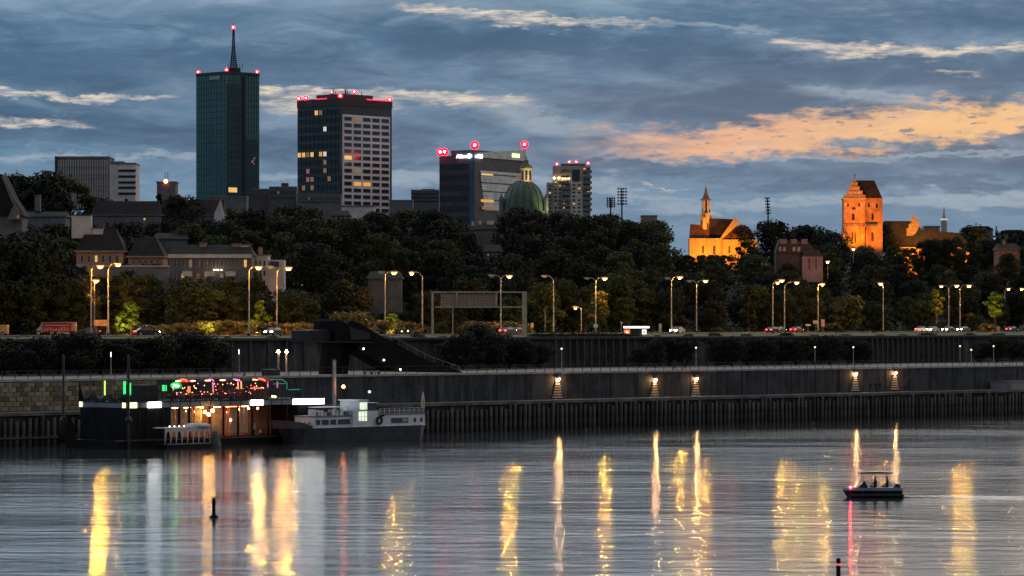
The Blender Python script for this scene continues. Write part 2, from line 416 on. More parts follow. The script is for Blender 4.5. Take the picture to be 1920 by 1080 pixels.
# squared stones of the left part, each its own block
stone_m = mat('squared_stone', (0.20, 0.175, 0.13), 0.9, 0, 0.4, 0.9, 0.03, rnd=0.5)
sts = [MB().box(-w / 2 + .02, w / 2 - .02, -d, 0.0, 0.02, 0.58) for w, d in ((1.15, .10), (1.15, .06), (1.15, .13))]
sts = [s.mesh('stone', stone_m) for s in sts]
aS, aE = qa(-20, 5.6), qa(300, 5.6)
for r in range(6):
    a = aS + (0.6 if r % 2 else 0.0)
    while a < aE:
        o = link('stone', random.choice(sts), uw, (a, 0, 0.06 + r * 0.6)); o.scale = (random.uniform(.93, 1.0), 1, random.uniform(.92, 1)); a += 1.17

# railing on top of the wall
rl = thing('promenade_railing', 'thin metal railing along the top edge of the embankment wall', 'railing', (*qe(0, 6.0), 8.1), YAW)
MB().box(qa(-30, 6), qa(1960, 6), -0.03, 0.03, 1.02, 1.08).build('top_rail', dark_metal, rl)
MB().box(qa(-30, 6), qa(1960, 6), -0.02, 0.02, 0.5, 0.54).build('middle_rail', dark_metal, rl)
pst = MB().box(-0.035, 0.035, -0.035, 0.035, 0, 1.04).mesh('railing_post', dark_metal)
a = qa(-20, 6)
while a < qa(1950, 6): link('railing_post', pst, rl, (a, 0, 0)); a += 2.0

# terrace wall with pilasters at the back of the promenade
tw = thing('terrace_wall', 'grey retaining wall with a row of slim columns behind the promenade trees', 'retaining wall', (*qe(0, 54), 7.8), YAW)
MB().box(A0, A1, 0.0, 0.8, 0, 4.7).build('wall_face', mat('terrace_concrete', (0.040, 0.042, 0.048), 0.9, 0, 0.5, 0.2, 0.03, streak=0.9), tw)
MB().box(A0, A1, -0.9, 0.9, 4.705, 5.1).build('cornice', mat('terrace_cornice', (0.04, 0.04, 0.042), 0.9), tw)
clm = MB().box(-0.18, 0.18, -0.75, -0.4, 0.0, 4.7).mesh('column', mat('column_dark', (0.05, 0.05, 0.055), 0.8))
for x0, x1, st in ((1036, 1185, 13.5), (1630, 1810, 9.5), (430, 600, 34)):
    x = x0
    while x < x1: link('column', clm, tw, (qa(x, 54), 0, 0)); x += st
# parapet above the terrace
sheet('terrace_paving', [qe(A0, 54.95), qe(A1, 54.95), qe(A1, 60), qe(A0, 60)], 12.91, paving)
MB().plan([qe(A0, 54.9), qe(A1, 54.9), qe(A1, 235), qe(A0, 235)], 12.45, 12.9).build('grass_bank', grass_m)['kind'] = 'structure'

# road line: where the street lamps stand
RX = [-160, -73.5, -46, -24.5, -2.4, 18, 42.6, 75.5, 117, 300]
RY = [575, 590, 602, 655, 700, 738, 786, 842, 903, 1150]
def roadY(X):
    if X <= RX[0]: return RY[0]
    for i in range(len(RX) - 1):
        if X <= RX[i + 1]: return RY[i] + (RY[i + 1] - RY[i]) * (X - RX[i]) / (RX[i + 1] - RX[i])
    return RY[-1]
def sm(t): t = max(0.0, min(1.0, t)); return t * t * (3 - 2 * t)
def gz(X, Y):
    """height of the land"""
    d = Y - roadY(X)
    z = 12.93 + 19.5 * sm((d - 34) / 230.0)
    z += 1.5 * mnoise.noise(Vector((X * 0.02, Y * 0.02, 0))) * sm((d - 40) / 60)
    return z
def offs(d, xs): return [(x, roadY(x) + d) for x in xs]
xs = [-400, -160, -73.5, -46, -24.5, -2.4, 18, 42.6, 75.5, 117, 300, 600]
def ribbon(name, d0, d1, z, m):
    b = MB(); P, Q = offs(d0, xs), offs(d1, xs)
    vs = [(x, y, z) for x, y in P] + [(x, y, z) for x, y in Q]; k = len(P)
    b.add(vs, [(i, i + 1, i + 1 + k, i + k) for i in range(k - 1)]); o = b.build(name, m); o['kind'] = 'structure'; return o
ribbon('ground', -20, 36, 12.925, grass_m)
ribbon('road', -15, -2, 12.99, asphalt)
ribbon('road', 3, 17, 12.99, asphalt)
ribbon('road_marking', -8.7, -8.5, 12.995, mat('road_paint', (0.7, 0.7, 0.65), 0.7))
ribbon('road_marking', 9.9, 10.1, 12.995, MATS['road_paint'])
ribbon('pavement', 17.3, 21, 13.08, paving)
def kerbs(d):
    b = MB(); P, Q = offs(d, xs), offs(d + 0.3, xs)
    for i in range(len(P) - 1): b.plan([P[i], P[i + 1], Q[i + 1], Q[i]], 12.9, 13.11)
    b.build('kerb', coping_m)['kind'] = 'structure'
kerbs(-2.0); kerbs(17.0)

# hillside up to the old town and the land beyond
b = MB(); gx = [-900, -500, -300] + [-220 + i * 10 for i in range(0, 56)] + [400, 600, 1000]
gd = [30 + i * 9 for i in range(32)] + [340, 420, 600, 900, 1500, 2600, 4500]
for X in gx:
    for d in gd: b.v.append((X, roadY(X) + d, gz(X, roadY(X) + d) if d > 33 else 12.8))
m_ = len(gd)
for i in range(len(gx) - 1):
    for j in range(m_ - 1): b.f.append((i * m_ + j, (i + 1) * m_ + j, (i + 1) * m_ + j + 1, i * m_ + j + 1)); b.m.append(0)
b.build('hillside', earth_m, smooth=True)['kind'] = 'structure'

# ------------------------------------------------------------ TREES
leaf_dark = foliage('leaf_dark', (0.015, 0.021, 0.013), (0.034, 0.042, 0.022))
leaf_mid = foliage('leaf_mid', (0.042, 0.056, 0.018), (0.09, 0.10, 0.032))
leaf_lime = foliage('leaf_lime', (0.10, 0.14, 0.02), (0.16, 0.20, 0.03))
leaf_lamp_yellow = foliage('leaf_lamp_yellow', (0.16, 0.13, 0.05), (0.24, 0.20, 0.08))  # yellow leaf tone carries the lamplight on the roadside bushes in its colour
bark = mat('bark', (0.06, 0.05, 0.04), 0.9, 0, 0.3, 1.5)
def crown_mb(rng, H, r, base, shape, nl, leaf):
    """leaf faces spread through clumps in the crown"""
    b = MB(); clumps = []
    nclump = {'round': 17, 'tall': 15, 'cone': 18, 'loose': 13, 'bush': 11}[shape]
    for i in range(nclump):
        t = (i + rng.random()) / nclump
        z = base + (H - base) * (0.1 + 0.86 * t)
        if shape in ('round', 'loose'): rr = r * math.sqrt(max(0.05, 1 - (2 * t - 0.95) ** 2)) * 0.72
        elif shape == 'tall': rr = r * 0.6 * math.sin(math.pi * (0.15 + 0.8 * t))
        elif shape == 'cone': rr = r * 0.85 * (1.02 - t)
        else: rr = r * 0.75 * (1 - 0.4 * t)
        ang = i * 2.4 + rng.random(); k = math.sqrt(rng.random())
        cr = r * {'round': 0.42, 'tall': 0.45, 'cone': 0.30 * (1.25 - t), 'loose': 0.33, 'bush': 0.4}[shape] * rng.uniform(0.7, 1.15)
        clumps.append((rr * k * math.cos(ang), rr * k * math.sin(ang), min(z, H - cr * 0.7), cr))
    per = nl // nclump
    for cx, cy_, cz, cr in clumps:
        for _ in range(per):
            d = Vector((rng.gauss(0, 1), rng.gauss(0, 1), rng.gauss(0, 0.8))).normalized()
            q = cr * (1 - 0.55 * rng.random() ** 2) * (1.25 if rng.random() < 0.08 else 1)
            c = Vector((cx, cy_, cz)) + Vector((d.x, d.y, d.z * 0.75)) * q
            nrm = (d + Vector((rng.gauss(0, .5), rng.gauss(0, .5), rng.gauss(0, .5)))).normalized()
            a = nrm.orthogonal().normalized(); a = Matrix.Rotation(rng.random() * 6.28, 3, nrm) @ a; e = nrm.cross(a)
            s = leaf * rng.uniform(0.55, 1.25)
            b.add([c - a * s, c - e * s * .55, c + a * s, c + e * s * .55], [(0, 1, 2, 3)])
    return b
def trunk_mb(rng, H, r, base, shape):
    b = MB(); w = H * 0.022 + 0.06
    top = Vector((rng.uniform(-.3, .3), rng.uniform(-.3, .3), H * (0.85 if shape in ('cone', 'tall') else 0.6)))
    b.tube([(0, 0, -1.0), (0, 0, base * 0.6), top * 0.6, top], [w * 1.3, w, w * 0.6, w * 0.15], 6)
    if shape != 'bush':
        for k in range(5):
            a = k * 1.3 + rng.random(); z0 = base * 0.8 + (H - base) * 0.1 * k
            e = Vector((math.cos(a) * r * 0.6, math.sin(a) * r * 0.6, z0 + (H - base) * 0.28))
            b.tube([(0, 0, z0), (e * 0.55 + Vector((0, 0, z0 * 0.3))), e], [w * 0.5, w * 0.3, w * 0.08], 5)
    return b
PROTO = {}
def proto(key, H, r, base, shape, nl, leaf, lm, seed):
    rng = random.Random(seed)
    PROTO[key] = (trunk_mb(rng, H, r, base, shape).mesh('trunk', bark), crown_mb(rng, H, r, base, shape, nl, leaf).mesh('crown', lm), H)
for i in range(5): proto('round%d' % i, 13, 6.3, 0.6, 'round', 5200, 0.38, leaf_dark, 10 + i)
for i in range(2): proto('mid%d' % i, 12, 5.2, 0.6, 'round', 4600, 0.36, leaf_mid, 20 + i)
for i in range(2): proto('loose%d' % i, 12, 5.2, 1.5, 'loose', 3000, 0.34, leaf_mid, 30 + i)
for i in range(2): proto('tall%d' % i, 15, 2.8, 1.5, 'tall', 3000, 0.33, leaf_dark, 40 + i)
for i in range(2): proto('cone%d' % i, 14, 3.4, 1.2, 'cone', 3000, 0.32, leaf_dark, 50 + i)
for i in range(2): proto('lime%d' % i, 8, 2.8, 1.2, 'loose', 2200, 0.26, leaf_lime, 60 + i)
for i in range(3): proto('small%d' % i, 5.2, 3.0, 0.5, 'round', 3200, 0.2, leaf_dark, 70 + i)
for i in range(3): proto('bush%d' % i, 3.0, 3.0, 0.1, 'bush', 2200, 0.2, leaf_lamp_yellow, 80 + i)
for i in range(2): proto('dbush%d' % i, 3.0, 3.0, 0.1, 'bush', 2000, 0.2, leaf_mid, 90 + i)
SHAPEWORD = {'round': 'broad dark', 'mid': 'bushy green', 'loose': 'loose green', 'tall': 'tall narrow', 'cone': 'dark pointed', 'lime': 'lime green lamplit', 'small': 'small dark', 'bush': 'lamplit yellow', 'dbush': 'low green'}
def plant(key, X, Y, Z, H, wide=1.0, name='broadleaf_tree', label=None, cat='tree', group=None):
    tr, cr, h0 = PROTO[key]; s = H / h0
    o = thing(name, label, cat, (X, Y, Z), random.uniform(0, 6.28), group); o.scale = (s * wide, s * wide, s)
    link('trunk', tr, o); link('crown', cr, o); return o
LAND = [(30, 'the steep far left gable'), (110, 'the grey ribbed block'), (235, 'the white banded block'), (310, 'the rooftop with aerials'),
        (420, 'the green glass tower'), (560, 'the dark tower half'), (690, 'the gridded tower half'), (860, 'the white lit sign'),
        (985, 'the green dome'), (1070, 'the apartment tower'), (1155, 'the twin floodlight masts'), (1350, 'the yellow church'),
        (1438, 'the leaning floodlight mast'), (1505, 'the pink house'), (1618, 'the brick tower'), (1713, 'the stepped gable'), (1770, 'the thin spire'), (1890, 'the dim far right roofs')]
def where(px):
    n_ = min(LAND, key=lambda q: abs(q[0] - px)); d = px - n_[0]
    return ('just left of ' if d < -14 else 'just right of ' if d > 14 else 'right below ') + n_[1]
# scattered wood on the slope; kept clear of the buildings that show
CLEAR = []   # (px0, px1, D0, D1) filled below
slope = []
def clear(px, Y):
    return any(a <= px <= b and c <= Y <= d for a, b, c, d in CLEAR)
# ------------------------------------------------------------ BUILDINGS OF THE CITY
roof_dark = mat('dark_roof_tiles', (0.020, 0.017, 0.018), 0.9, 0, 0.35, 0.6)
roof_red = mat('red_roof_tiles', (0.13, 0.06, 0.045), 0.9, 0, 0.35, 0.6)
plaster_pale = mat('pale_plaster', (0.56, 0.52, 0.52), 0.9, 0, 0.15, 0.4)
plaster_grey = mat('grey_plaster', (0.14, 0.14, 0.15), 0.9, 0, 0.2, 0.4)
plaster_pink = mat('pink_plaster', (0.32, 0.19, 0.17), 0.9, 0, 0.2, 0.4)
plaster_warm = mat('ochre_plaster', (0.50, 0.36, 0.26), 0.9, 0, 0.2, 0.4)
VIS = []      # (px0, px1, lowest visible row, distance): trees nearer than this stay below that row

def corner(D, xl, xc, xr, ang, py_top, z0, slope=0.0):
    """plan of a block with one vertical edge towards the camera at column xc; returns corners and heights"""
    s = D / F; c = Vector((xx(xc, D), D)); ca, sa = math.cos(R(ang)), math.sin(R(ang))
    L1 = (xc - xl) * s / ca; L2 = (xr - xc) * s / sa
    l = c + Vector((-ca, sa)) * L1; r = c + Vector((sa, ca)) * L2
    return l, c, r, l + r - c
def beacon(root, x, y, z, r=0.9, name='warning_light'):
    r *= 1.15
    o = MB().ball((0, 0, r * 0.6), r, 6).build(name, red_lamp, root, loc=(x, y, z))
    MB().ball((0, -r * 0.85, r * 0.6), r * 0.3, 6).build('lamp_core', red_core, o)
    MB().box(-0.15, 0.15, -0.15, 0.15, -0.6, 0.1).build('bracket', dark_metal, o); return o

# green glass tower with mast
D = 1600.0; z0 = gz(xx(425, D), D) - 4; zt = zz(139, D)
l, c, r, k = corner(D, 362, 425, 482, 45, 139, z0)
root = thing('office_tower', 'tall green glass tower with a red tipped aerial mast on its roof', 'skyscraper', (c.x, c.y, z0))
Lc = lambda p: (p.x - c.x, p.y - c.y)
H = zt - z0
glass_green = mat('green_facade_glass', (0.035, 0.125, 0.135), 0.22, 0, 0.2, 0.04, 0, 0.55)
glass_deep = mat('deep_facade_glass', (0.016, 0.042, 0.050), 0.15, 0, 0.35, 0.06, 0, 0.5)
MB().plan([Lc(l), Lc(c), Lc(r), Lc(k)], 0, H).build('body', glass_green, root)
d1 = (c - l).normalized(); d2 = (r - c).normalized(); n1 = Vector((d1.y, -d1.x)); n2 = Vector((d2.y, -d2.x))
L1, L2 = (c - l).length, (r - c).length
def facepanel(name, p, d, n_, s0, s1, za, zb, proud, m, par, thick=0.3):
    a_ = p + d * s0 + n_ * proud; b_ = p + d * s1 + n_ * proud; e_ = b_ - n_ * thick; f_ = a_ - n_ * thick
    return MB().plan([Lc(a_), Lc(b_), Lc(e_), Lc(f_)], za, zb).build(name, m, par)
facepanel('dark_bay', c, d2, n2, 0.0, L2 * 0.46, 1, H - 4.5, 0.15, glass_deep, root)
facepanel('dark_bay', c, d2, n2, L2 * 0.55, L2 * 0.97, 1, H - 30, 0.15, glass_deep, root)
facepanel('service_slit', c, d2, n2, L2 * 0.46, L2 * 0.55, 0, H - 0.5, 0.25, mat('slit_black', (0.01, 0.01, 0.012), 0.7), root)
b = MB()
for i in range(1, 36):
    z = H * i / 36
    for (p, d, n_, L) in ((l, d1, n1, L1), (c, d2, n2, L2)):
        a_ = p + n_ * 0.2; e_ = p + d * L + n_ * 0.2
        b.plan([Lc(a_), Lc(e_), Lc(e_ - n_ * .15), Lc(a_ - n_ * .15)], z, z + 0.22)
    
for (p, d, n_, L) in ((l, d1, n1, L1), (c, d2, n2, L2)):
    for j in range(1, 12):
        q = p + d * (L * j / 12)
        b.plan([Lc(q + n_ * .16), Lc(q + d * .12 + n_ * .16), Lc(q + d * .12), Lc(q)], 0, H)
o = b.build('floor_bands', mat('band_teal', (0.028, 0.095, 0.105), 0.35), root); o['kind'] = 'stuff'
MB().plan([Lc(l + n1 * .3), Lc(c + n1 * .3 + n2 * .3), Lc(r + n2 * .3), Lc(k)], H, H + 1.4).build('parapet', glass_deep, root)
facepanel('roof_sign_panel', l, d1, n1, L1 * 0.45, L1 * 0.8, H - 2.2, H - 0.4, 0.35, mat('faded_sign', (0.25, 0.3, 0.3), 0.5), root)
facepanel('lit_window_band', c, d2, n2, L2 * 0.05, L2 * 0.3, 3.2 + zz(357, D) - z0 - 4, 3.2 + zz(352, D) - z0 - 3, 0.4, lit_warm, root)
for (f0, yy) in ((0.78, 300), (0.74, 303), (0.82, 296), (0.8, 306)):
    facepanel('lit_pane', c, d2, n2, L2 * f0, L2 * f0 + 0.8, zz(yy, D) - z0, zz(yy, D) - z0 + 0.7, 0.4, lit_pink, root)
mx, my = Lc((l + r) / 2); mx = xx(433, D) - c.x; zb = H + 1.4
mast = MB().plan([(mx - 3.4, my - 3), (mx + 3.4, my - 3), (mx + 3.4, my + 3), (mx - 3.4, my + 3)], zb, zb + 2.4)
mast.build('mast_base', dark_metal, root)
b = MB(); mz = lambda y: zz(y, D) - z0
prof = [(138, 1.7), (112, 1.2), (95, .75), (75, .45), (50, .3)]
for sx, sy in ((-1, -1), (1, -1), (1, 1), (-1, 1)):
    b.tube([(mx + sx * w, my + sy * w, mz(y)) for y, w in prof], 0.22, 4)
for i in range(24):
    y = 138 - i * 3.6; w = 1.7 - 1.4 * i / 24
    b.box(mx - w, mx + w, my - w, my + w, mz(y), mz(y) + 0.3)
    b.tube([(mx - w, my - w, mz(y)), (mx + w, my - w, mz(y - 3.6))], 0.12, 4)
b.build('aerial_mast', dark_metal, root)
b = MB().tube([(mx, my, mz(60)), (mx, my, mz(38))], 0.16, 5); b.build('mast_tip', dark_metal, root)
beacon(root, mx, my - 0.8, mz(49), 0.85)
for px, py, q in ((366, 139, l), (428, 134, c), (480, 137, r)):
    beacon(root, Lc(q)[0] * 0.93 + mx * 0.0, Lc(q)[1] * 0.93 + 0.5, H + 1.5, 0.8)
for dx_ in (1.8, 3.0, 4.2, -1.6, -2.4):
    MB().tube([(mx + dx_, my, zb + 2.2), (mx + dx_, my, zb + 4.6)], 0.12, 4).build('aerial', dark_metal, root)
VIS.append((355, 490, 366, 1500))

# two-tone office tower
D = 1500.0; z0 = gz(xx(640, D), D) - 4; zt = zz(197, D)
l, c, r, k = corner(D, 553, 638, 731, 42, 190, z0)
root = thing('office_tower', 'broad two-tone office tower with a pale window grid and red roof lights', 'skyscraper', (c.x, c.y, z0))
H = zt - z0; d1 = (c - l).normalized(); d2 = (r - c).normalized(); n1 = Vector((d1.y, -d1.x)); n2 = Vector((d2.y, -d2.x)); L1, L2 = (c - l).length, (r - c).length
body_dark = mat('dark_tower_cladding', (0.024, 0.032, 0.042), 0.3, 0, 0.25, 0.08, 0, 0.5)
MB().plan([Lc(l), Lc(c), Lc(r), Lc(k)], 0, H).build('body', body_dark, root)
MB().plan([Lc(l + n1 * .4), Lc(c + n1 * .4 + n2 * .4), Lc(r + n2 * .4), Lc(k)], H, H + 3.2).build('crown', mat('crown_brown', (0.05, 0.042, 0.045), 0.6), root)
top = [(l + r) / 2 + (p - (l + r) / 2) * 0.6 for p in (l, c, r, k)]
MB().plan([Lc(p) for p in top], H + 3.2, H + 5.6).build('plant_room', MATS['crown_brown'], root)
for i in range(9):
    p = (l + r) / 2 + Vector((random.uniform(-8, 8), random.uniform(-3, 3)))
    MB().tube([(*Lc(p), H + 5.5), (*Lc(p), H + 5.6 + random.uniform(1, 3.5))], random.uniform(.12, .3), 4).build('aerial', dark_metal, root)
grid_m = mat('pale_grid_cladding', (0.72, 0.72, 0.76), 0.7, 0, 0.12, 0.1)
ga, gb = 0.035 * L2, 0.955 * L2; zA, zB = 0.0, zz(214, D) - z0
facepanel('grid_facade', c, d2, n2, ga, gb, zA, zB, 0.35, grid_m, root, 0.4)
pa, pb = c + d2 * (ga + 0.3) + n2 * .42, c + d2 * (gb - 0.3) + n2 * .42
rows = int(round((zB - 2) / (12.0 * D / F))); litm = {}
rr_ = lambda y: int((zz(y, D) - z0 - 1.2) / ((zB - 1.6) / rows))
litm = {(0, rr_(294)): lit_warm, (1, rr_(345)): lit_amber, (2, rr_(345)): lit_amber, (1, rr_(223)): lit_dim, (1, rr_(320)): lit_dim}
frame_grey = mat('frame_grey', (0.16, 0.16, 0.17), 0.6)
windows(root, Lc(pa), Lc(pb), 1.2, zB - 0.4, 5, rows, 0.84, 0.68, litm, None, grid_m, 0)
pl, pc = l + n1 * .12, c + n1 * .12
rows = 22; zb2 = H - 1
r2 = lambda y: int((zz(y, D) - z0 - 1) / ((zb2 - 1) / rows))
litm = {(0, r2(282)): lit_warm, (2, r2(295)): lit_amber, (3, r2(295)): lit_warm, (5, r2(295)): lit_amber, (1, r2(282)): lit_warm, (5, r2(210)): lit_dim, (4, r2(210)): lit_warm, (2, r2(283)): lit_dim, (6, r2(247)): lit_white,
        (2, r2(322)): lit_pink, (2, r2(331)): lit_pink, (3, r2(331)): lit_dim, (3, r2(340)): lit_dim, (1, r2(350)): lit_dim, (3, r2(348)): lit_dim, (6, r2(308)): lit_dim, (6, r2(283)): lit_white, (6, r2(320)): lit_dim, (7, r2(331)): lit_dim, (2, r2(313)): lit_pink}
dark_pane = mat('tower_pane', (0.02, 0.03, 0.04), 0.12, 0, 0.5, 0.2, 0, 0.7)
windows(root, Lc(pl), Lc(pc), 1, zb2, 10, rows, 0.84, 0.62, litm, dark_pane, body_dark, 1)
for q, f_, dz_ in ((l, .97, 3.3), (l, .80, 3.3), (c, 1.0, 3.3), (r, .96, 3.3)):
    beacon(root, Lc(q)[0] * f_, Lc(q)[1] * f_ + (0.4 if q is c else 0), H + dz_, 1.0)
beacon(root, xx(663, D) - c.x, 8, H + 5.8, 0.9); beacon(root, xx(620, D) - c.x, 8, H + 5.8, 0.5)
redstrip = glow_mat('red_strip', (1.0, 0.03, 0.1), 1.6)
facepanel('red_strip_light', c, d2, n2, L2 * 0.5, L2 * 0.97, H + 3.0, H + 3.5, 0.6, redstrip, root)
facepanel('red_strip_light', l, d1, n1, L1 * 0.45, L1 * 0.7, H + 3.0, H + 3.4, 0.6, redstrip, root)
facepanel('ground_floor_ledge', l, d1, n1, -0.5, L1 + .5, 6.5, 8.2, 0.8, plaster_grey, root, 0.9)
VIS.append((545, 740, 376, 1400))

# block with the white lit sign
D = 1500.0; z0 = gz(xx(890, D), D) - 4
l, c, r, k = corner(D, 823, 890, 985, 30, 283, z0)
root = thing('office_block', 'office block with a dark side, a silvery banded side and a white lit roof sign', 'office building', (c.x, c.y, z0))
H = zz(291, D) - z0; d1 = (c - l).normalized(); d2 = (r - c).normalized(); n1 = Vector((d1.y, -d1.x)); n2 = Vector((d2.y, -d2.x)); L1, L2 = (c - l).length, (r - c).length
brown = mat('brown_cladding', (0.08, 0.066, 0.08), 0.45, 0, 0.3, 0.2)
MB().plan([Lc(l), Lc(c), Lc(r), Lc(k)], 0, H).build('body', brown, root)
MB().plan([Lc(l + d1 * 6), Lc(c), Lc(r), Lc(k + d1 * 6)], H, H + 2.3).build('upper_storey', brown, root)
facepanel('corner_strip', l, d1, n1, L1 * 0.86, L1, 0, H + 2, 0.2, mat('steel_blue_glass', (0.05, 0.09, 0.14), 0.2, 0, .2, .1, 0, .6), root)
silver = mat('silver_cladding', (0.55, 0.56, 0.56), 0.45, 0.2, 0.2, 0.3)
zb0, zb1 = zz(394, D) - z0, zz(319, D) - z0; st_ = (zb1 - zb0) / 14
og = glow_mat('office_glow', (0.75, 0.78, 0.72), 0.24, (.12, .12, .12), 0.6, 0.25)
for i in range(14):
    za = zb0 + i * st_
    facepanel('floor_band', c, d2, n2, L2 * (0.10 + 0.006 * (14 - i)), L2, za, za + st_ * 0.6, 0.35 + 0.03 * (i % 2), silver, root, 0.4)
    facepanel('window_band', c, d2, n2, L2 * (0.10 + 0.006 * (14 - i)), L2, za + st_ * 0.61, za + st_ * 0.99, 0.2, og if i % 3 else glass_deep, root, 0.3)
facepanel('window_band_lit', c, d2, n2, L2 * 0.12, L2 * 0.34, zz(327, D) - z0, zz(324, D) - z0, 0.5, lit_warm, root)
facepanel('window_band_lit', c, d2, n2, L2 * 0.80, L2 * 0.92, zz(328, D) - z0, zz(325, D) - z0, 0.5, lit_dim, root)
a_ = c + n2 * 0.45
vs = []
b = MB()
for s0, s1, za, zb_, zc, zd in ((0.08, 1.0, H - 0.8, H - 0.3, H + 4.4, H + 1.2),):
    p0, p1 = Lc(c + d2 * L2 * s0 + n2 * .5), Lc(c + d2 * L2 * s1 + n2 * .5); q0, q1 = Lc(c + d2 * L2 * s0 - n2 * .2), Lc(c + d2 * L2 * s1 - n2 * .2)
    b.add([(*p0, za), (*p1, za), (*q1, za), (*q0, za), (*p0, zd), (*p1, zc), (*q1, zc), (*q0, zd)], [(0, 3, 2, 1), (4, 5, 6, 7), (0, 1, 5, 4), (1, 2, 6, 5), (2, 3, 7, 6), (3, 0, 4, 7)])
b.build('slanting_crown', silver, root)
facepanel('green_sign', c, d2, n2, L2 * 0.72, L2 * 0.86, H + 0.5, H + 2.1, 0.8, glow_mat('sign_green', (0.8, 1.0, 0.35), 2.0), root)
signw = glow_mat('sign_white', (1, 1, 0.95), 6.0)
def text(parent, s, size, loc, rz, m, name='sign_lettering', ext=0.08):
    cu = bpy.data.curves.new('lettering', 'FONT'); cu.body = s; cu.size = size; cu.extrude = ext; cu.offset = size * 0.02; cu.materials.append(m)
    tmp = bpy.data.objects.new('lettering', cu); C.objects.link(tmp); bpy.context.view_layer.update()
    me = bpy.data.meshes.new_from_object(tmp.evaluated_get(bpy.context.evaluated_depsgraph_get())); bpy.data.objects.remove(tmp)
    return link(name, me, parent, loc, rot=(R(90), 0, rz))
rz1 = math.atan2(d1.y, d1.x); q = l + d1 * (L1 * 0.50) + n1 * 0.5
text(root, 'Allianz', 2.1, (*Lc(q), H - 1.0), rz1, signw)
q = l + d1 * (L1 * 0.875) + n1 * 0.9; qx, qy = Lc(q)
lg = MB().lathe([(1.0, -0.1), (1.0, 0.1)], 20).build('sign_emblem', signw, root, loc=(qx, qy, H - 0.3)); lg.rotation_euler = (R(90), 0, rz1)
rz2 = math.atan2(d2.y, d2.x)
for i in range(4):
    q = c + d2 * (0.5 + i * 1.5) + n2 * 0.7
    MB().box(-0.55, 0.55, -0.1, 0.1, 0, 1.1 + 0.5 * (i % 2)).build('sign_letter_block', signw, root, loc=(*Lc(q), H - 1.1), rz=rz2)
for q, s_ in ((l, 0.98), (l, 0.85)):
    beacon(root, Lc(q)[0] * s_, Lc(q)[1] * s_, H + 0.8, 1.5)
beacon(root, Lc(c)[0], Lc(c)[1] + 0.4, H + 3.2, 1.7); beacon(root, Lc(r)[0] * .99, Lc(r)[1] * .99, H + 5.6, 1.6)
windows(root, Lc(l + n1 * .1), Lc(l + d1 * L1 * .84 + n1 * .1), 2, H - 2.5, 7, 12, 0.8, 0.55, {(2, 4): lit_dim, (4, 1): lit_dim}, dark_pane, brown, 0)
facepanel('lit_lobby', c, d2, n2, L2 * .10, L2 * .34, zz(378, D) - z0, zz(373, D) - z0, 0.9, lit_amber, root)
facepanel('lit_lobby', c, d2, n2, L2 * .12, L2 * .6, zz(392, D) - z0, zz(386, D) - z0, 0.9, lit_dim, root)
VIS.append((822, 942, 384, 1400))

# slab blocks and low roofs along the skyline
def slab(px0, px1, pt_, pb_, D, depth, m, name, label, cat, vis=True, roof=None):
    f = PF(name, label, cat, (px0 + px1) / 2, pb_, D); z0_ = -12.0
    MB().box(f.x(px0), f.x(px1), 0, depth, z0_, f.z(pt_)).build('body', m, f.root)
    MB().box(f.x(px0) - .15, f.x(px1) + .15, -0.15, depth + .15, f.z(pt_), f.z(pt_) + 0.5).build('parapet', roof or frame_grey, f.root)
    if vis: VIS.append((px0, px1, pb_, D))
    return f
f = slab(103, 205, 296, 322, 1100, 14, plaster_grey, 'office_block', 'grey ribbed office block rising behind dark trees on the left', 'office building', False)
rb = MB().box(-0.22, 0.22, -0.3, 0.0, -12, f.z(300)).mesh('facade_fin', mat('fin_grey', (0.36, 0.34, 0.33), 0.8))
for i in range(21): link('facade_fin', rb, f.root, (f.x(110) + i * (f.x(201) - f.x(110)) / 20, 0, 0))
MB().box(f.x(103), f.x(109), -0.4, 0.0, -12, f.z(294)).build('dark_corner', mat('dark_corner_clad', (0.05, 0.05, 0.055)), f.root)
f = slab(206, 254, 308, 371, 1080, 12, plaster_pale, 'office_block', 'white block with ribbon windows beside the grey ribbed block', 'office building')
for i, y in enumerate((318, 329, 340, 350, 361)):
    MB().box(f.x(222), f.x(254) + 0.1, -0.08, 0.02, f.z(y + 4.5), f.z(y)).build('ribbon_window', mat('ribbon_glass', (0.05, 0.055, 0.065), 0.2), f.root)
    MB().box(f.x(222), f.x(257), -0.9, 0.0, f.z(y), f.z(y - 1)).build('balcony_slab', plaster_pale, f.root)
MB().box(f.x(207), f.x(230), 2, 8, f.z(308) + .5, f.z(302)).build('plant_room', plaster_grey, f.root)
f = slab(294, 329, 343, 358, 1150, 9, plaster_grey, 'rooftop_pavilion', 'low rooftop with two aerials and one orange light', 'building')
for px in (308, 313): MB().tube([(f.x(px), 3, f.z(343)), (f.x(px), 3, f.z(322))], 0.1, 4).build('aerial', dark_metal, f.root)
MB().ball((f.x(311), -0.4, f.z(340)), 0.7, 6).build('warning_light', glow_mat('orange_lamp', (1, .25, .08), 12), f.root)
MB().box(f.x(292), f.x(331), -0.4, 9.4, f.z(343) + .5, f.z(341)).build('flat_roof', frame_grey, f.root)
f = slab(392, 462, 370, 392, 1250, 10, plaster_grey, 'low_block', 'low pale block at the foot of the green glass tower', 'building')
f = slab(470, 505, 356, 376, 1350, 10, brown, 'low_block', 'dark low block between the two tallest towers, stepped on its left', 'building')
f = slab(505, 556, 352, 380, 1330, 10, mat('slate_cladding', (0.09, 0.095, 0.11), .7), 'low_block', 'dark slate block left of the foot of the two-tone tower', 'building')
MB().box(f.x(527), f.x(540), 1, 6, f.z(352) + .5, f.z(343)).build('chimney', brown, f.root)
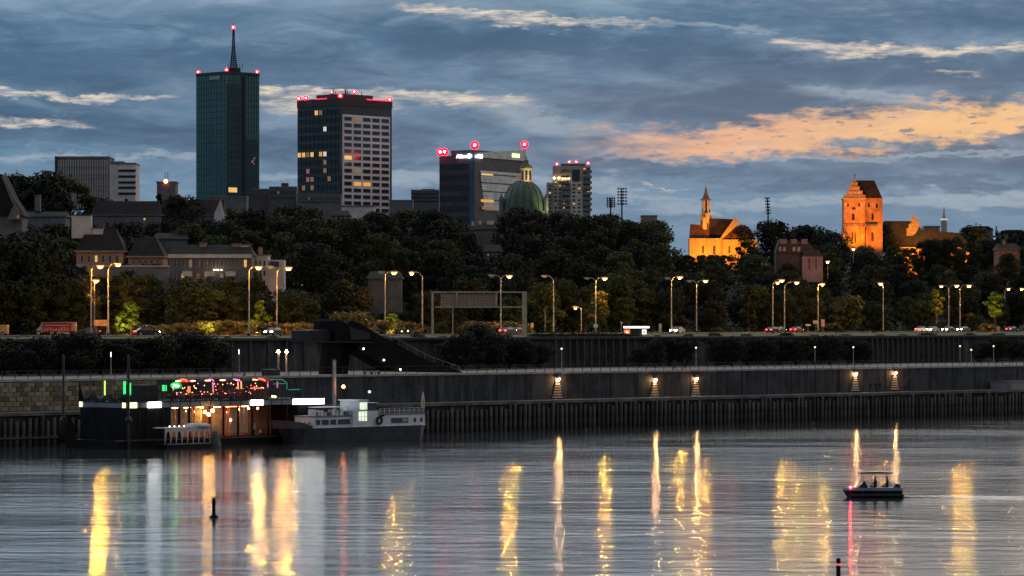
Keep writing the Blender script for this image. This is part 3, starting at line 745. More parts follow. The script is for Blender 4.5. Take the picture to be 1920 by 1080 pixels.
windows(f.root, (f.x(507), -.1), (f.x(554), -.1), f.z(376), f.z(356), 8, 2, .6, .5, {(2, 1): lit_dim}, None, None, 0)
f = slab(557, 640, 366, 386, 1320, 10, plaster_grey, 'low_block', 'long grey low block across the foot of the two-tone tower', 'building')
windows(f.root, (f.x(560), -.1), (f.x(638), -.1), f.z(382), f.z(369), 14, 2, .6, .5, {(3, 1): lit_dim}, None, None, 0)
f = slab(640, 702, 388, 398, 1150, 10, plaster_pale, 'low_block', 'thin pale roofline below the gridded facade of the two-tone tower', 'building')
f = slab(730, 774, 377, 394, 1300, 10, plaster_grey, 'low_block', 'low grey block right of the two-tone tower', 'building')
f = slab(771, 823, 358, 382, 1350, 12, mat('slate_cladding', (0.09, 0.095, 0.11), .7), 'low_block', 'stepped dark block left of the white lit sign tower', 'building')
for y in (363, 370, 377): MB().box(f.x(771) - .1, f.x(823) + .1, -.5, 0.05, f.z(y), f.z(y - 2)).build('terrace_slab', brown, f.root)
MB().box(f.x(790), f.x(815), 2, 8, f.z(358) + .5, f.z(354)).build('plant_room', brown, f.root)
f = slab(1203, 1232, 406, 414, 1300, 10, plaster_pink, 'low_block', 'tiny pink lowrise on the skyline right of the floodlight masts', 'building')

# green domed church
D = 1100.0; f = PF('domed_church', 'church with a green copper dome and a lit lantern on top', 'church', 982, 395, D); rt = f.root
s = D / F; rd = 40 * s; zc = f.z(392)
copper = mat('green_copper', (0.085, 0.13, 0.10), 0.6, 0.0, 0.25, 0.5)
prof = [(rd * 1.02, zc - 1)] + [(rd * math.cos(t * math.pi / 2 * 0.93), zc + (f.z(338) - zc) * math.sin(t * math.pi / 2)) for t in [i / 12 for i in range(13)]]
MB().lathe(prof, 40, (0, rd)).build('dome', copper, rt, True)
b = MB()
for kk in range(16):
    t_ = kk * math.pi / 8
    b.tube([(rd_ * 1.012 * math.cos(t_), rd + rd_ * 1.012 * math.sin(t_), z_) for rd_, z_ in prof[1:]], 0.14, 4)
b.build('dome_ribs', mat('rib_copper', (0.06, 0.09, 0.07), .7), rt)
MB().lathe([(rd * 1.05, -14), (rd * 1.05, zc - 1.2), (rd * 1.12, zc - 1.1), (rd * 1.12, zc - .6), (rd * 1.02, zc - .5)], 32, (0, rd)).build('drum', plaster_grey, rt)
lx_, lw = f.x(987), 1.85
MB().lathe([(lw * 1.2, f.z(341)), (lw * 1.2, f.z(339)), (lw, f.z(339)), (lw, f.z(316)), (lw * 1.2, f.z(315.5)), (lw * 1.2, f.z(313.5))], 8, (lx_, rd), rot=R(22.5)).build('lantern', mat('lantern_cream', (0.60, 0.46, 0.30), .8), rt)
for kk in range(8):
    t_ = kk * math.pi / 4; MB().box(-.38, .38, -.06, .06, 0, 3.0).build('lantern_window', MATS['glass_dark'], rt, loc=(lx_ + math.cos(t_) * lw * .93, rd + math.sin(t_) * lw * .93, f.z(336)), rz=t_ + R(90))
MB().lathe([(lw * 1.15, f.z(313.4)), (lw * .95, f.z(309)), (lw * .45, f.z(305)), (lw * .35, f.z(301)), (lw * .5, f.z(300)), (.1, f.z(296))], 12, (lx_, rd)).build('lantern_cap', copper, rt, True)
MB().tube([(lx_, rd, f.z(297)), (lx_, rd, f.z(291))], 0.09, 4).box(lx_ - .5, lx_ + .5, rd - .08, rd + .08, f.z(293.5), f.z(293)).build('cross', dark_metal, rt)
beacon_ = None
def spot(name, loc, target, power, color, size=0.6, ang=70, blend=0.6, parent=None):
    ld = bpy.data.lights.new(name, 'SPOT'); ld.energy = power; ld.color = color; ld.shadow_soft_size = size; ld.spot_size = R(ang); ld.spot_blend = blend
    o = bpy.data.objects.new(name, ld); C.objects.link(o); o.parent = parent; o.location = loc
    o.rotation_euler = (Vector(target) - Vector(loc)).to_track_quat('-Z', 'Y').to_euler(); return o
spot('dome_floodlight', (f.x(1045), 0, f.z(400)), (f.x(1000), rd, f.z(362)), 2600, (0.85, 0.9, 0.4), parent=rt)
spot('lantern_floodlight', (f.x(992), rd - 7, f.z(337)), (lx_, rd, f.z(322)), 1500, (1.0, 0.72, 0.4), 0.3, 60, parent=rt)
for sx in (-1, 1):
    MB().lathe([(.8, -10), (.8, f.z(372)), (.1, f.z(362))], 8, (sx * rd * 1.05, rd * .6)).build('corner_turret', plaster_grey, rt)
VIS.append((945, 1022, 388, 1050))

# balconied apartment tower
D = 1250.0; f = PF('apartment_tower', 'brownish apartment tower with balconies, lit windows and four red roof lights', 'apartment building', 1070, 395, D); rt = f.root
apt = mat('apartment_concrete', (0.40, 0.36, 0.34), 0.85, 0, 0.25, 0.2); apt2 = mat('apartment_pale', (0.58, 0.54, 0.50), 0.85, 0, .2, .2)
MB().box(f.x(1037), f.x(1107), 0, 14, -14, f.z(311)).build('body', apt, rt)
MB().box(f.x(1025), f.x(1036.6), 1, 13, -14, f.z(342)).build('side_wing', apt, rt)
MB().box(f.x(1052), f.x(1098), 3, 11, f.z(310.6), f.z(306)).build('plant_room', brown, rt)
MB().box(f.x(1070), f.x(1092), -.5, -.02, -14, f.z(342)).build('pale_bay', apt2, rt)
MB().box(f.x(1072), f.x(1087), -.4, -.02, f.z(339), f.z(318)).build('dark_bay', MATS['glass_dark'], rt)
rnd = random.Random(3)
lt = {(rnd.randrange(3), rnd.randrange(9)): rnd.choice((lit_warm, lit_dim, lit_amber)) for _ in range(9)}
windows(rt, (f.x(1038), -.05), (f.x(1069), -.05), f.z(400), f.z(338), 4, 9, .55, .5, {**lt, (0, 2): lit_dim, (2, 3): lit_warm})
windows(rt, (f.x(1071), -.58), (f.x(1091), -.58), f.z(400), f.z(343), 2, 8, .5, .45, {(1, 6): lit_warm, (0, 2): lit_warm, (1, 4): lit_dim}, None, frame_grey, 0)
windows(rt, (f.x(1092), -.05), (f.x(1107), -.05), f.z(400), f.z(313), 2, 12, .6, .5, {(0, 11): lit_warm, (1, 10): lit_dim, (1, 5): lit_warm, (0, 6): lit_dim})
windows(rt, (f.x(1026), .95), (f.x(1036), .95), f.z(400), f.z(344), 1, 8, .5, .5, {(0, 5): lit_warm})
for i, px in enumerate((1039, 1048, 1055, 1060, 1066)): MB().ball((f.x(px), -.7, f.z(334)), .42, 6).build('terrace_lamp', glow_mat('terrace_glow', (1, .72, .3), 7), rt)
bal = MB().box(-1.5, 1.5, -1.2, 0, 0, .15).box(-1.5, 1.5, -1.2, -1.1, .15, 1.0).mesh('balcony', frame_grey)
for i in range(8): link('balcony', bal, rt, (f.x(1060), -0.02, f.z(400) + i * 2.1 + .3)); link('balcony', bal, rt, (f.x(1102), -0.02, f.z(396) + i * 2.0))
for px, py in ((1044, 309), (1068, 304), (1081, 304), (1103, 308)): beacon(rt, f.x(px), 0.5 if py > 305 else 4, f.z(py), .5)
VIS.append((1025, 1108, 398, 1200))

# floodlight masts
def mast_(px, pt_, pb_, D, n_, w, label, lean=0.0, grp=None):
    f = PF('floodlight_mast', label, 'floodlight mast', px, pb_, D, grp); h = f.z(pt_)
    MB().tube([(0, 0, -8), (lean * h * .4, 0, h * .5), (lean * h, 0, h)], [.35, .28, .2], 6).build('pole', dark_metal, f.root)
    for i in range(n_):
        z_ = h * (1 - i * 0.13) ; x_ = lean * z_
        rk = MB().box(x_ - w, x_ + w, -.35, -.15, z_ - .12, z_ + .12)
        for j in range(4): rk.box(x_ - w + j * w * .6, x_ - w + j * w * .6 + w * .3, -.75, -.35, z_ - .3, z_ + .35)
        rk.build('lamp_rack', dark_metal, f.root)
    return f
mast_(1145, 372, 402, 1150, 5, 1.35, 'shorter of the two dark floodlight masts standing side by side')
mast_(1166, 354, 398, 1150, 6, 1.5, 'taller of the two dark floodlight masts standing side by side')
f = mast_(1441, 372, 415, 1150, 6, .75, 'lone floodlight mast with its lamp racks leaning left, behind the yellow church', -0.06)

# yellow floodlit church
D = 1090.0; f = PF('baroque_church', 'yellow floodlit church with a slender lantern spire and dark gabled roof', 'church', 1355, 480, D); rt = f.root
yel = mat('yellow_church_wall', (0.62, 0.42, 0.16), 0.9, 0, 0.12, 0.5); trim = mat('church_trim', (0.68, 0.52, 0.25), .9)
MB().box(f.x(1293), f.x(1351), 0, 9, -6, f.z(449)).build('aisle_wall', yel, rt)
MB().box(f.x(1351.4), f.x(1420), 1.2, 9, -6, f.z(449)).build('choir_wall', yel, rt)
MB().side([(f.x(1294), f.z(447)), (f.x(1331), f.z(447)), (f.x(1329), f.z(422)), (f.x(1296), f.z(420))], 1.0, 6).build('low_roof', roof_red, rt)
MB().side([(f.x(1329), f.z(447)), (f.x(1357), f.z(447)), (f.x(1378), f.z(411)), (f.x(1331), f.z(409))], 1.2, 8).build('nave_roof', roof_dark, rt)
MB().side([(f.x(1350), f.z(447)), (f.x(1356), f.z(447)), (f.x(1387), f.z(418)), (f.x(1380), f.z(408)), (f.x(1374), f.z(413))], 0.5, 1.18).build('gable_edge', yel, rt)
MB().side([(f.x(1357), f.z(447)), (f.x(1418), f.z(447)), (f.x(1402), f.z(424)), (f.x(1392), f.z(421)), (f.x(1384), f.z(423))], 2.0, 8).build('choir_roof', roof_red, rt)
for i, px in enumerate((1300, 1315, 1330, 1345)): MB().box(f.x(px) - .15, f.x(px) + .15, -.18, 0, -6, f.z(449)).build('pilaster', trim, rt)
MB().box(f.x(1292), f.x(1353), -.4, 9, f.z(449) + .02, f.z(447)).build('cornice', trim, rt)
windows(rt, (f.x(1307), -.06), (f.x(1350), -.06), f.z(478), f.z(460), 2, 1, .25, .95, None, None, trim, 1)
windows(rt, (f.x(1358), 1.1), (f.x(1418), 1.1), f.z(476), f.z(460), 3, 1, .2, .9, None, None, trim, 1)
MB().box(f.x(1318), f.x(1325), 0.2, 1.5, f.z(430), f.z(408)).build('chimney', yel, rt)
tx, tw_ = f.x(1325), 1.7
MB().box(tx - tw_, tx + tw_, 2.5, 5.9, f.z(447), f.z(402)).build('tower_base', trim, rt)
MB().box(tx - tw_ - .25, tx + tw_ + .25, 2.2, 6.2, f.z(402) + .01, f.z(399)).build('tower_cornice', trim, rt)
b = MB()
for a_ in range(8):
    t_ = a_ * math.pi / 4 + R(22.5); b.box(tx + 1.25 * math.cos(t_) - .2, tx + 1.25 * math.cos(t_) + .2, 4.2 + 1.25 * math.sin(t_) - .2, 4.2 + 1.25 * math.sin(t_) + .2, f.z(399) + .01, f.z(375))
b.build('lantern_columns', trim, rt)
MB().lathe([(.75, f.z(399) + .02), (.75, f.z(375))], 8, (tx, 4.2)).build('lantern_core', MATS['glass_dark'], rt)
MB().lathe([(1.7, f.z(375) + .01), (1.7, f.z(373)), (1.1, f.z(370)), (.75, f.z(365)), (.5, f.z(360)), (.06, f.z(347))], 8, (tx, 4.2)).build('spire', mat('spire_copper', (0.30, 0.16, 0.10), .7), rt)
spot('church_floodlight', (f.x(1318), -8, f.z(482)), (f.x(1322), 0, f.z(462)), 8500, (1.0, .29, .008), .8, 100, .6, rt)
spot('church_floodlight', (f.x(1388), -8, f.z(482)), (f.x(1386), 1, f.z(462)), 9500, (1.0, .29, .008), .8, 100, .6, rt)
spot('spire_floodlight', (f.x(1330), -6, f.z(440)), (tx, 4, f.z(390)), 5200, (1.0, .30, .05), .4, 60, .6, rt)
VIS.append((1290, 1425, 478, 1080))

# floodlit brick church tower
D = 1150.0; f = PF('brick_church_tower', 'massive orange floodlit brick tower with a stepped gable and steep dark roof', 'church tower', 1618, 462, D); rt = f.root
brick = mat('old_brick', (0.46, 0.23, 0.10), 0.9, 0, 0.25, 0.6, 0.03); brick2 = mat('light_brick', (0.55, 0.33, 0.18), 0.9)
MB().box(f.x(1582), f.x(1622), 0, 6, f.z(423), f.z(374)).build('front_wall', brick, rt)
MB().side([(f.x(1575), -4), (f.x(1622), -4), (f.x(1622), f.z(423) - .02), (f.x(1582), f.z(423) - .02)], -0.6, 6).build('battered_base', brick, rt)
MB().box(f.x(1622.3), f.x(1656), 1.8, 7, -4, f.z(371)).build('side_wall', brick, rt)
MB().box(f.x(1580), f.x(1624), -.4, 0.5, f.z(423), f.z(421)).build('string_course', brick2, rt)
MB().box(f.x(1580), f.x(1624), -.5, 6, f.z(374) + .01, f.z(371)).build('cornice', brick2, rt)
g = [(1582, 371), (1582, 366), (1588, 366), (1588, 358), (1592, 358), (1592, 350), (1596, 350), (1596, 342), (1599, 342), (1599, 335), (1605, 335), (1605, 342), (1608, 342), (1608, 350), (1612, 350), (1612, 358), (1617, 358), (1617, 366), (1623, 366), (1623, 371)]
MB().side([(f.x(a_), f.z(b_) + .02) for a_, b_ in g], -.1, 1.0).build('stepped_gable', brick2, rt)
for y in (366, 358, 350, 342): 
    hw = {366: 20, 358: 15, 350: 10.5, 342: 6.5}[y]; MB().box(f.x(1602.5 - hw), f.x(1602.5 + hw), -.3, -.11, f.z(y) - .18, f.z(y) + .12).build('gable_band', brick, rt)
for y, xs_ in ((368, (1589, 1596, 1603, 1610, 1617)), (362, (1595, 1603, 1610)), (354, (1598, 1607))):
    for x_ in xs_: MB().box(f.x(x_ - 1.6), f.x(x_ + 1.6), -.16, -.105, f.z(y) - .35, f.z(y) + .45).build('blind_niche', mat('niche_plaster', (.6, .42, .28), .9), rt)
MB().side([(f.x(1606), f.z(371) + .05), (f.x(1655), f.z(371) + .05), (f.x(1640), f.z(338)), (f.x(1606), f.z(338))], 1.1, 6.6).build('roof', roof_dark, rt)
MB().side([(f.x(1641), f.z(371) + .1), (f.x(1656), f.z(371) + .1), (f.x(1651), f.z(358)), (f.x(1645), f.z(346)), (f.x(1640), f.z(337)), (f.x(1636), f.z(337))], 6.6, 7.2).build('rear_gable', brick, rt)
MB().tube([(f.x(1603), 0.5, f.z(335)), (f.x(1603), 0.5, f.z(325))], .1, 4).box(f.x(1601), f.x(1605), .42, .58, f.z(329), f.z(328.3)).build('cross', dark_metal, rt)
def lancet(px, py0, py1, w, y): return MB().side([(f.x(px - w), f.z(py1)), (f.x(px + w), f.z(py1)), (f.x(px + w), f.z(py0 + 2)), (f.x(px), f.z(py0)), (f.x(px - w), f.z(py0 + 2))], y - .12, y - .005).build('lancet_window', mat('window_black', (.02, .014, .01), .5), rt)
lancet(1600, 400, 413, 2.4, 0); lancet(1598, 435, 456, 1.2, -.6); lancet(1603, 435, 456, 1.2, -.6); lancet(1637, 400, 413, 2, 1.8); lancet(1637, 435, 452, 2.2, 1.8)
for px in (1590, 1611): lancet(px, 381, 387, 1.6, 0)
lancet(1630, 380, 388, 1.6, 1.8); lancet(1645, 381, 389, 1.8, 1.8); lancet(1601, 388, 393, 3, 0)
for px in (1586, 1616): MB().box(f.x(px - 2), f.x(px + 2), -.1, -.004, f.z(386), f.z(380)).build('pale_niche', MATS['niche_plaster'], rt)
MB().box(f.x(1626), f.x(1646), .6, 1.78, f.z(424), f.z(421)).build('balcony', frame_grey, rt)
MB().side([(f.x(1612), -4), (f.x(1620), -4), (f.x(1616), f.z(424))], -2.2, -.62).build('buttress', brick, rt)
MB().side([(f.x(1623), -4), (f.x(1630), -4), (f.x(1624), f.z(426))], -.4, 1.78).build('buttress', brick, rt)
for px, pw_ in ((1592, 15000), (1640, 11000)):
    spot('tower_floodlight', (f.x(px), -8, f.z(464)), (f.x(px + 4), 0, f.z(425)), pw_, (1.0, .28, .015), .8, 100, .6, rt)
spot('gable_floodlight', (f.x(1606), -14, f.z(420)), (f.x(1606), 0, f.z(360)), 9500, (1.0, .34, .10), .8, 60, .6, rt)
VIS.append((1573, 1660, 461, 1140))

# nave, stepped gable and what glows between the trees on the right
D = 1165.0; f = PF('church_nave', 'long dark nave roof right of the brick tower, its lower walls glowing orange between trees', 'church', 1700, 480, D); rt = f.root
MB().box(f.x(1664), f.x(1818), 1, 10, -8, f.z(463)).build('nave_wall', brick, rt)
MB().side([(f.x(1657), f.z(462)), (f.x(1822), f.z(462)), (f.x(1800), f.z(437)), (f.x(1730), f.z(430)), (f.x(1716), f.z(414)), (f.x(1660), f.z(414))], 2, 9).build('nave_roof', roof_dark, rt)
windows(rt, (f.x(1668), .9), (f.x(1815), .9), f.z(494), f.z(466), 9, 1, .3, .8, None, None, brick2, 1)
for px in (1690, 1730, 1805): spot('nave_floodlight', (f.x(px), -9, f.z(492)), (f.x(px), 1, f.z(474)), 16000, (1.0, .38, .04), .6, 110, .6, rt)
f = PF('stepped_gable', 'orange floodlit stepped gable standing by itself above the nave roof', 'gable', 1713, 442, 1158)
g = [(1700, 442), (1700, 428), (1704, 428), (1704, 420), (1708, 420), (1708, 411), (1712, 411), (1712, 404), (1717, 404), (1717, 409), (1722, 409), (1722, 418), (1726, 420), (1722, 428), (1718, 436), (1712, 442)]
MB().side([(f.x(a_), f.z(b_)) for a_, b_ in g], 0, 1.2).build('gable_wall', brick, f.root)
for y in (412, 420, 428, 436): MB().box(f.x(1706), f.x(1717), -.2, 0, f.z(y) - .15, f.z(y) + .15).build('brick_band', brick2, f.root)
spot('gable_floodlight', (f.x(1708), -9, f.z(446)), (f.x(1712), 0, f.z(424)), 5500, (1.0, .55, .12), .5, 70, .6, f.root)
VIS.append((1697, 1730, 442, 1150)); VIS.append((1658, 1700, 424, 1150)); VIS.append((1664, 1745, 496, 1150)); VIS.append((1795, 1818, 492, 1150))
f = slab(1734, 1762, 426, 436, 1260, 8, plaster_pink, 'low_block', 'reddish flat wall between the stepped gable and the thin spire', 'building')
f = PF('thin_spire', 'thin spire with a pale lit foot rising above trees at the right', 'spire', 1770, 420, 1200)
MB().lathe([(1.1, -10), (1.1, f.z(414)), (.7, f.z(408)), (.35, f.z(402)), (.12, f.z(388))], 8).build('shaft', mat('spire_pale', (.4, .36, .34), .7), f.root)
MB().lathe([(1.3, f.z(413)), (1.3, f.z(410))], 8).build('gallery', glow_mat('spire_lamp', (.8, .75, .7), .5), f.root)
VIS.append((1764, 1777, 418, 1190))
for x0, x1, pt_, pb_, lb in ((1828, 1862, 424, 440, 'dark low house behind trees right of the thin spire'), (1876, 1925, 431, 470, 'long dim grey roof at the far right edge')):
    f = PF('low_house', lb, 'house', (x0 + x1) / 2, pb_, 1270)
    MB().box(f.x(x0), f.x(x1), 0, 9, -10, f.z(pt_ + 6)).build('wall', plaster_grey, f.root)
    MB().side([(f.x(x0) - .4, f.z(pt_ + 6)), (f.x(x1) + .4, f.z(pt_ + 6)), (f.x(x1) - 2, f.z(pt_)), (f.x(x0) + 2, f.z(pt_))], -.4, 9.4).build('roof', roof_dark, f.root)
    VIS.append((x0, x1, pb_ - 6, 1100))

# houses ---------------------------------------------------------------
def house(px0, px1, eave, bot, ridge, D, wall, roof, label, cols, rows, lit=None, depth=9, hip=6, chim=(), fw=.35, fh=.5, vis=None, name='house', frame=None, ztop=None):
    f = PF(name, label, 'house', (px0 + px1) / 2, bot, D); rt = f.root
    MB().box(f.x(px0), f.x(px1), 0, depth, -5, f.z(eave) - .3).build('wall', wall, rt)
    MB().box(f.x(px0) - .4, f.x(px1) + .4, -.5, depth + .5, f.z(eave) - .3, f.z(eave)).build('eaves', wall, rt)
    e = f.z(eave); x0, x1 = f.x(px0) - .3, f.x(px1) + .3; h = hip * D / F
    rf = MB().plan([(x0, -.4), (x1, -.4), (x1, depth + .4), (x0, depth + .4)], e + .003, f.z(ridge), top=[(x0 + h, depth * .42), (x1 - h, depth * .42), (x1 - h, depth * .58), (x0 + h, depth * .58)]).build('roof', roof, rt)
    for cx0, cx1, ct, cb, m in chim:
        MB().box(f.x(cx0), f.x(cx1), depth * .3, depth * .5, f.z(cb), f.z(ct)).build('chimney', m, rf)
        MB().box(f.x(cx0) - .12, f.x(cx1) + .12, depth * .3 - .12, depth * .5 + .12, f.z(ct), f.z(ct) + .2).build('chimney_cap', plaster_grey, rf)
    if cols: windows(rt, (f.x(px0) + .5, -.02), (f.x(px1) - .5, -.02), f.z(bot), f.z(eave) - .5, cols, rows, fw, fh, lit, None, frame or MATS['frame_pale'], 1)
    VIS.append((px0 - 3, px1 + 3, vis or bot, D)); return f
warm_wall = plaster_warm
f = house(143, 231, 470, 496, 428, 700, mat('lamplit_ochre', (.38, .24, .17), .9, 0, .2, .4), roof_dark, 'ochre house with a steep mansard roof and white firewall', 6, 1, {(2, 0): lit_warm}, chim=((131, 168, 404, 446, plaster_pale), (169, 190, 428, 450, plaster_pale)), hip=20, fw=.4, fh=.6)
f = house(240, 306, 480, 496, 444, 700, mat('lamplit_ochre', (.38, .24, .17), .9), roof_dark, 'low ochre house with a hipped dark roof, right of the mansard house', 5, 1, None, hip=20, fw=.4, fh=.6)
f = PF('garden_wall', 'long grey retaining wall below the two ochre houses', 'wall', 262, 528, 680)
MB().box(f.x(196), f.x(316), 0, 1.0, -3, f.z(500)).build('wall_face', plaster_grey, f.root)
MB().box(f.x(195), f.x(317), -.2, 1.2, f.z(500) + .003, f.z(498)).build('coping', plaster_pale, f.root); VIS.append((196, 316, 515, 680))
LT = {(9, 1): lit_warm, (8, 1): None, (2, 1): lit_dim, (6, 1): lit_dim, (1, 0): lit_amber, (4, 0): lit_dim}
f = house(316, 472, 476, 560, 458, 690, plaster_grey, roof_dark, 'wide grey villa with three white balconies', 10, 3, {(9, 2): lit_warm, (1, 1): lit_amber, (2, 2): lit_dim, (6, 1): lit_dim},
          chim=((372, 384, 456, 474, plaster_pink), (432, 448, 457, 472, plaster_pink), (449, 465, 459, 472, plaster_pale)), hip=10, fw=.38, fh=.55, vis=522)
for px in (352, 393, 433): MB().box(f.x(px - 9), f.x(px + 9), -1.3, -.12, f.z(518), f.z(509)).build('balcony', plaster_pale, f.root)
for px in (402, 406, 410, 416): MB().ball((f.x(px), -.8, f.z(506)), .13, 6).build('balcony_lamp', glow_mat('small_warm_lamp', (1, .8, .5), 10), f.root)
MB().box(f.x(316), f.x(472), -.55, -.1, f.z(480) - .4, f.z(477)).build('white_fascia', plaster_pale, f.root)
f = PF('corner_house', 'pale corner house joined to the right end of the grey villa', 'house', 503, 545, 700)
MB().box(f.x(474), f.x(502), 0, 8, -3, f.z(479)).build('wall', plaster_pale, f.root)
MB().box(f.x(502.3), f.x(531), 1.5, 8, -3, f.z(487)).build('lower_wing', plaster_pale, f.root)
MB().box(f.x(505), f.x(522), 1.2, 1.48, f.z(500), f.z(490)).build('ribbon_window', MATS['glass_dark'], f.root)
MB().box(f.x(474) - .2, f.x(502) + .2, -.2, 8.2, f.z(479), f.z(477)).build('flat_roof', plaster_grey, f.root)
MB().box(f.x(483), f.x(490), 2, 3, f.z(477), f.z(463)).build('chimney', plaster_pink, f.root)
windows(f.root, (f.x(476), -.05), (f.x(500), -.05), f.z(540), f.z(484), 3, 3, .35, .5, {(0, 1): lit_dim})
windows(f.root, (f.x(530), 1.45), (f.x(531.5), 1.45), f.z(540), f.z(530), 1, 1)
VIS.append((474, 532, 515, 690))
f = PF('annex', 'flat roofed low annex with three lit windows right of the pale corner house', 'house', 560, 548, 720)
MB().box(f.x(533), f.x(590), 0, 8, -3, f.z(506)).build('wall', plaster_grey, f.root)
MB().box(f.x(532), f.x(592), -.3, 8.3, f.z(506) + .003, f.z(503)).build('flat_roof', roof_dark, f.root)
windows(f.root, (f.x(548), -.05), (f.x(570), -.05), f.z(540), f.z(524), 3, 1, .6, .5, {(0, 0): lit_white, (1, 0): lit_dim, (2, 0): lit_warm}); VIS.append((533, 590, 542, 710))
f = house(172, 300, 402, 416, 376, 830, plaster_grey, roof_dark, 'long house with a broad dark roof and one yellow lit window', 12, 1, {(9, 0): lit_amber}, hip=8, fw=.4, fh=.5)
f = house(301, 418, 402, 412, 374, 835, plaster_grey, roof_dark, 'dark roofed house with a pale gable, below the green tower', 0, 0, None, hip=3)
MB().side([(f.x(402), -3), (f.x(421), -3), (f.x(421), f.z(402)), (f.x(414), f.z(375)), (f.x(402), f.z(402))], -1.2, -.5).build('pale_gable', plaster_pale, f.root)
f = house(288, 350, 446, 468, 436, 770, plaster_grey, roof_dark, 'pale flat fronted house behind the roofs of the grey villa', 4, 1, None, chim=((311, 326, 440, 460, plaster_pink),), hip=5)
f = house(40, 122, 404, 420, 396, 800, plaster_grey, roof_dark, 'low white fronted row below the trees at the left', 6, 1, None, chim=((62, 72, 366, 395, plaster_grey),), hip=4)
f = PF('gabled_house', 'steep gabled house with a pale verge cut by the left edge', 'house', 10, 420, 720); rt = f.root
MB().side([(f.x(-60), -3), (f.x(40), -3), (f.x(40), f.z(405)), (f.x(-60), f.z(405))], 1, 9).build('wall', plaster_grey, rt)
MB().side([(f.x(-60), f.z(405)), (f.x(46), f.z(405)), (f.x(24), f.z(372)), (f.x(2), f.z(326)), (f.x(-60), f.z(326))], .6, 9).build('roof', roof_dark, rt)
MB().side([(f.x(47), f.z(406)), (f.x(44), f.z(398)), (f.x(26), f.z(370)), (f.x(5), f.z(328)), (f.x(2), f.z(330)), (f.x(18), f.z(370)), (f.x(34), f.z(402))], .1, .58).build('pale_verge', plaster_grey, rt)
MB().side([(f.x(14), f.z(412)), (f.x(41), f.z(412)), (f.x(28), f.z(381))], -1.0, .08).build('dormer', plaster_grey, rt)
windows(rt, (f.x(30), -1.1), (f.x(40), -1.1), f.z(411), f.z(402), 1, 1, .5, .8, {(0, 0): lit_dim}); VIS.append((0, 50, 412, 710))
f = house(690, 752, 520, 596, 508, 745, plaster_grey, roof_dark, 'dim grey house with tall windows behind the lamp post in the middle left', 5, 3, None, hip=6, vis=585)
for x0, x1, ev, bt, rd_, D_, lb, ch in ((622, 655, 403, 410, 394, 980, 'dark roofed house with two lit rooflights below the two-tone tower', ()),
        (868, 890, 430, 440, 420, 1000, 'small house buried in trees below the white lit sign', ((884, 888, 414, 424, plaster_pale),)),
        (893, 930, 428, 446, 418, 900, 'small house with two pale chimneys below the left side of the green dome', ((897, 903, 412, 428, plaster_pale), (913, 925, 412, 424, plaster_pale))),
        (907, 941, 470, 482, 458, 860, 'small house with two orange lit windows in the dark trees under the green dome', ()),
        (1062, 1082, 436, 450, 424, 950, 'tiny pale fronted house among trees below the apartment tower', ((1068, 1074, 418, 428, plaster_pale),)),
        (1872, 1912, 466, 478, 456, 930, 'small pinkish gabled house at the far right edge', ((1884, 1888, 450, 460, plaster_pink),))):
    f = house(x0, x1, ev, bt, rd_, D_, mat('dim_plaster', (.12, .11, .10), .9) if 'pink' not in lb else mat('dim_pink_plaster', (.14, .075, .065), .9), roof_dark, lb, 3, 1, {(0, 0): lit_dim, (2, 0): lit_dim} if 'lit' in lb and 'below the white' not in lb else None, hip=5, chim=ch, vis=ev + 7)
# pink house
f = PF('pink_house', 'pink house with three stubby chimneys on a mansard roof, between the two churches', 'house', 1500, 516, 1000); rt = f.root
MB().side([(f.x(1455), f.z(474)), (f.x(1537), f.z(474)), (f.x(1512), f.z(452)), (f.x(1462), f.z(450))], 1.5, 9).build('mansard_roof', mat('mauve_roof', (.07, .05, .055), .85), rt)
MB().box(f.x(1456), f.x(1503), 2, 9, -2, f.z(474) - .02).build('side_wall', mat('side_mauve', (.09, .06, .06), .9), rt)
MB().box(f.x(1504), f.x(1543), 0, 9, -2, f.z(481)).build('end_wall', plaster_pink, rt)
MB().side([(f.x(1503), f.z(481) + .01), (f.x(1544), f.z(481) + .01), (f.x(1536), f.z(470)), (f.x(1510), f.z(468))], .3, 1.48).build('end_roof', MATS['mauve_roof'], rt)
for a_, b_ in ((1463, 1476), (1484, 1495), (1504, 1515)):
    MB().box(f.x(a_), f.x(b_), 1.2, 2.6, f.z(457), f.z(448)).build('chimney', plaster_pink, rt)
for a_ in (1461, 1469, 1487, 1496): MB().box(f.x(a_), f.x(a_ + 5), 1.2, 1.9, f.z(471), f.z(463)).build('dormer', plaster_warm, rt)
for a_ in (1516, 1529): MB().box(f.x(a_), f.x(a_ + 2), -.08, 0, f.z(505), f.z(484)).build('slit_window', MATS['window_black'], rt)
spot('house_streetlight', (f.x(1530), -10, f.z(500)), (f.x(1515), 0, f.z(480)), 800, (1.0, .5, .3), .4, 110, .6, rt)
spot('roof_streetlight', (f.x(1470), -9, f.z(470)), (f.x(1470), 0, f.z(455)), 350, (1.0, .45, .2), .4, 110, .6, rt)
VIS.append((1455, 1502, 472, 990)); VIS.append((1503, 1544, 508, 990))
# warm street light from below on the ochre houses, from the lamps on the road beneath them
f = PF('street_lantern', 'small lantern on the bank lighting the two ochre houses', 'street lamp', 225, 500, 684)
MB().tube([(0, 0, -3), (0, 0, f.z(499))], .06, 5).build('pole', dark_metal, f.root)
MB().ball((0, -.1, f.z(498)), .16, 6).build('lamp_head', glow_mat('lantern_warm', (1, .5, .3), 160), f.root)
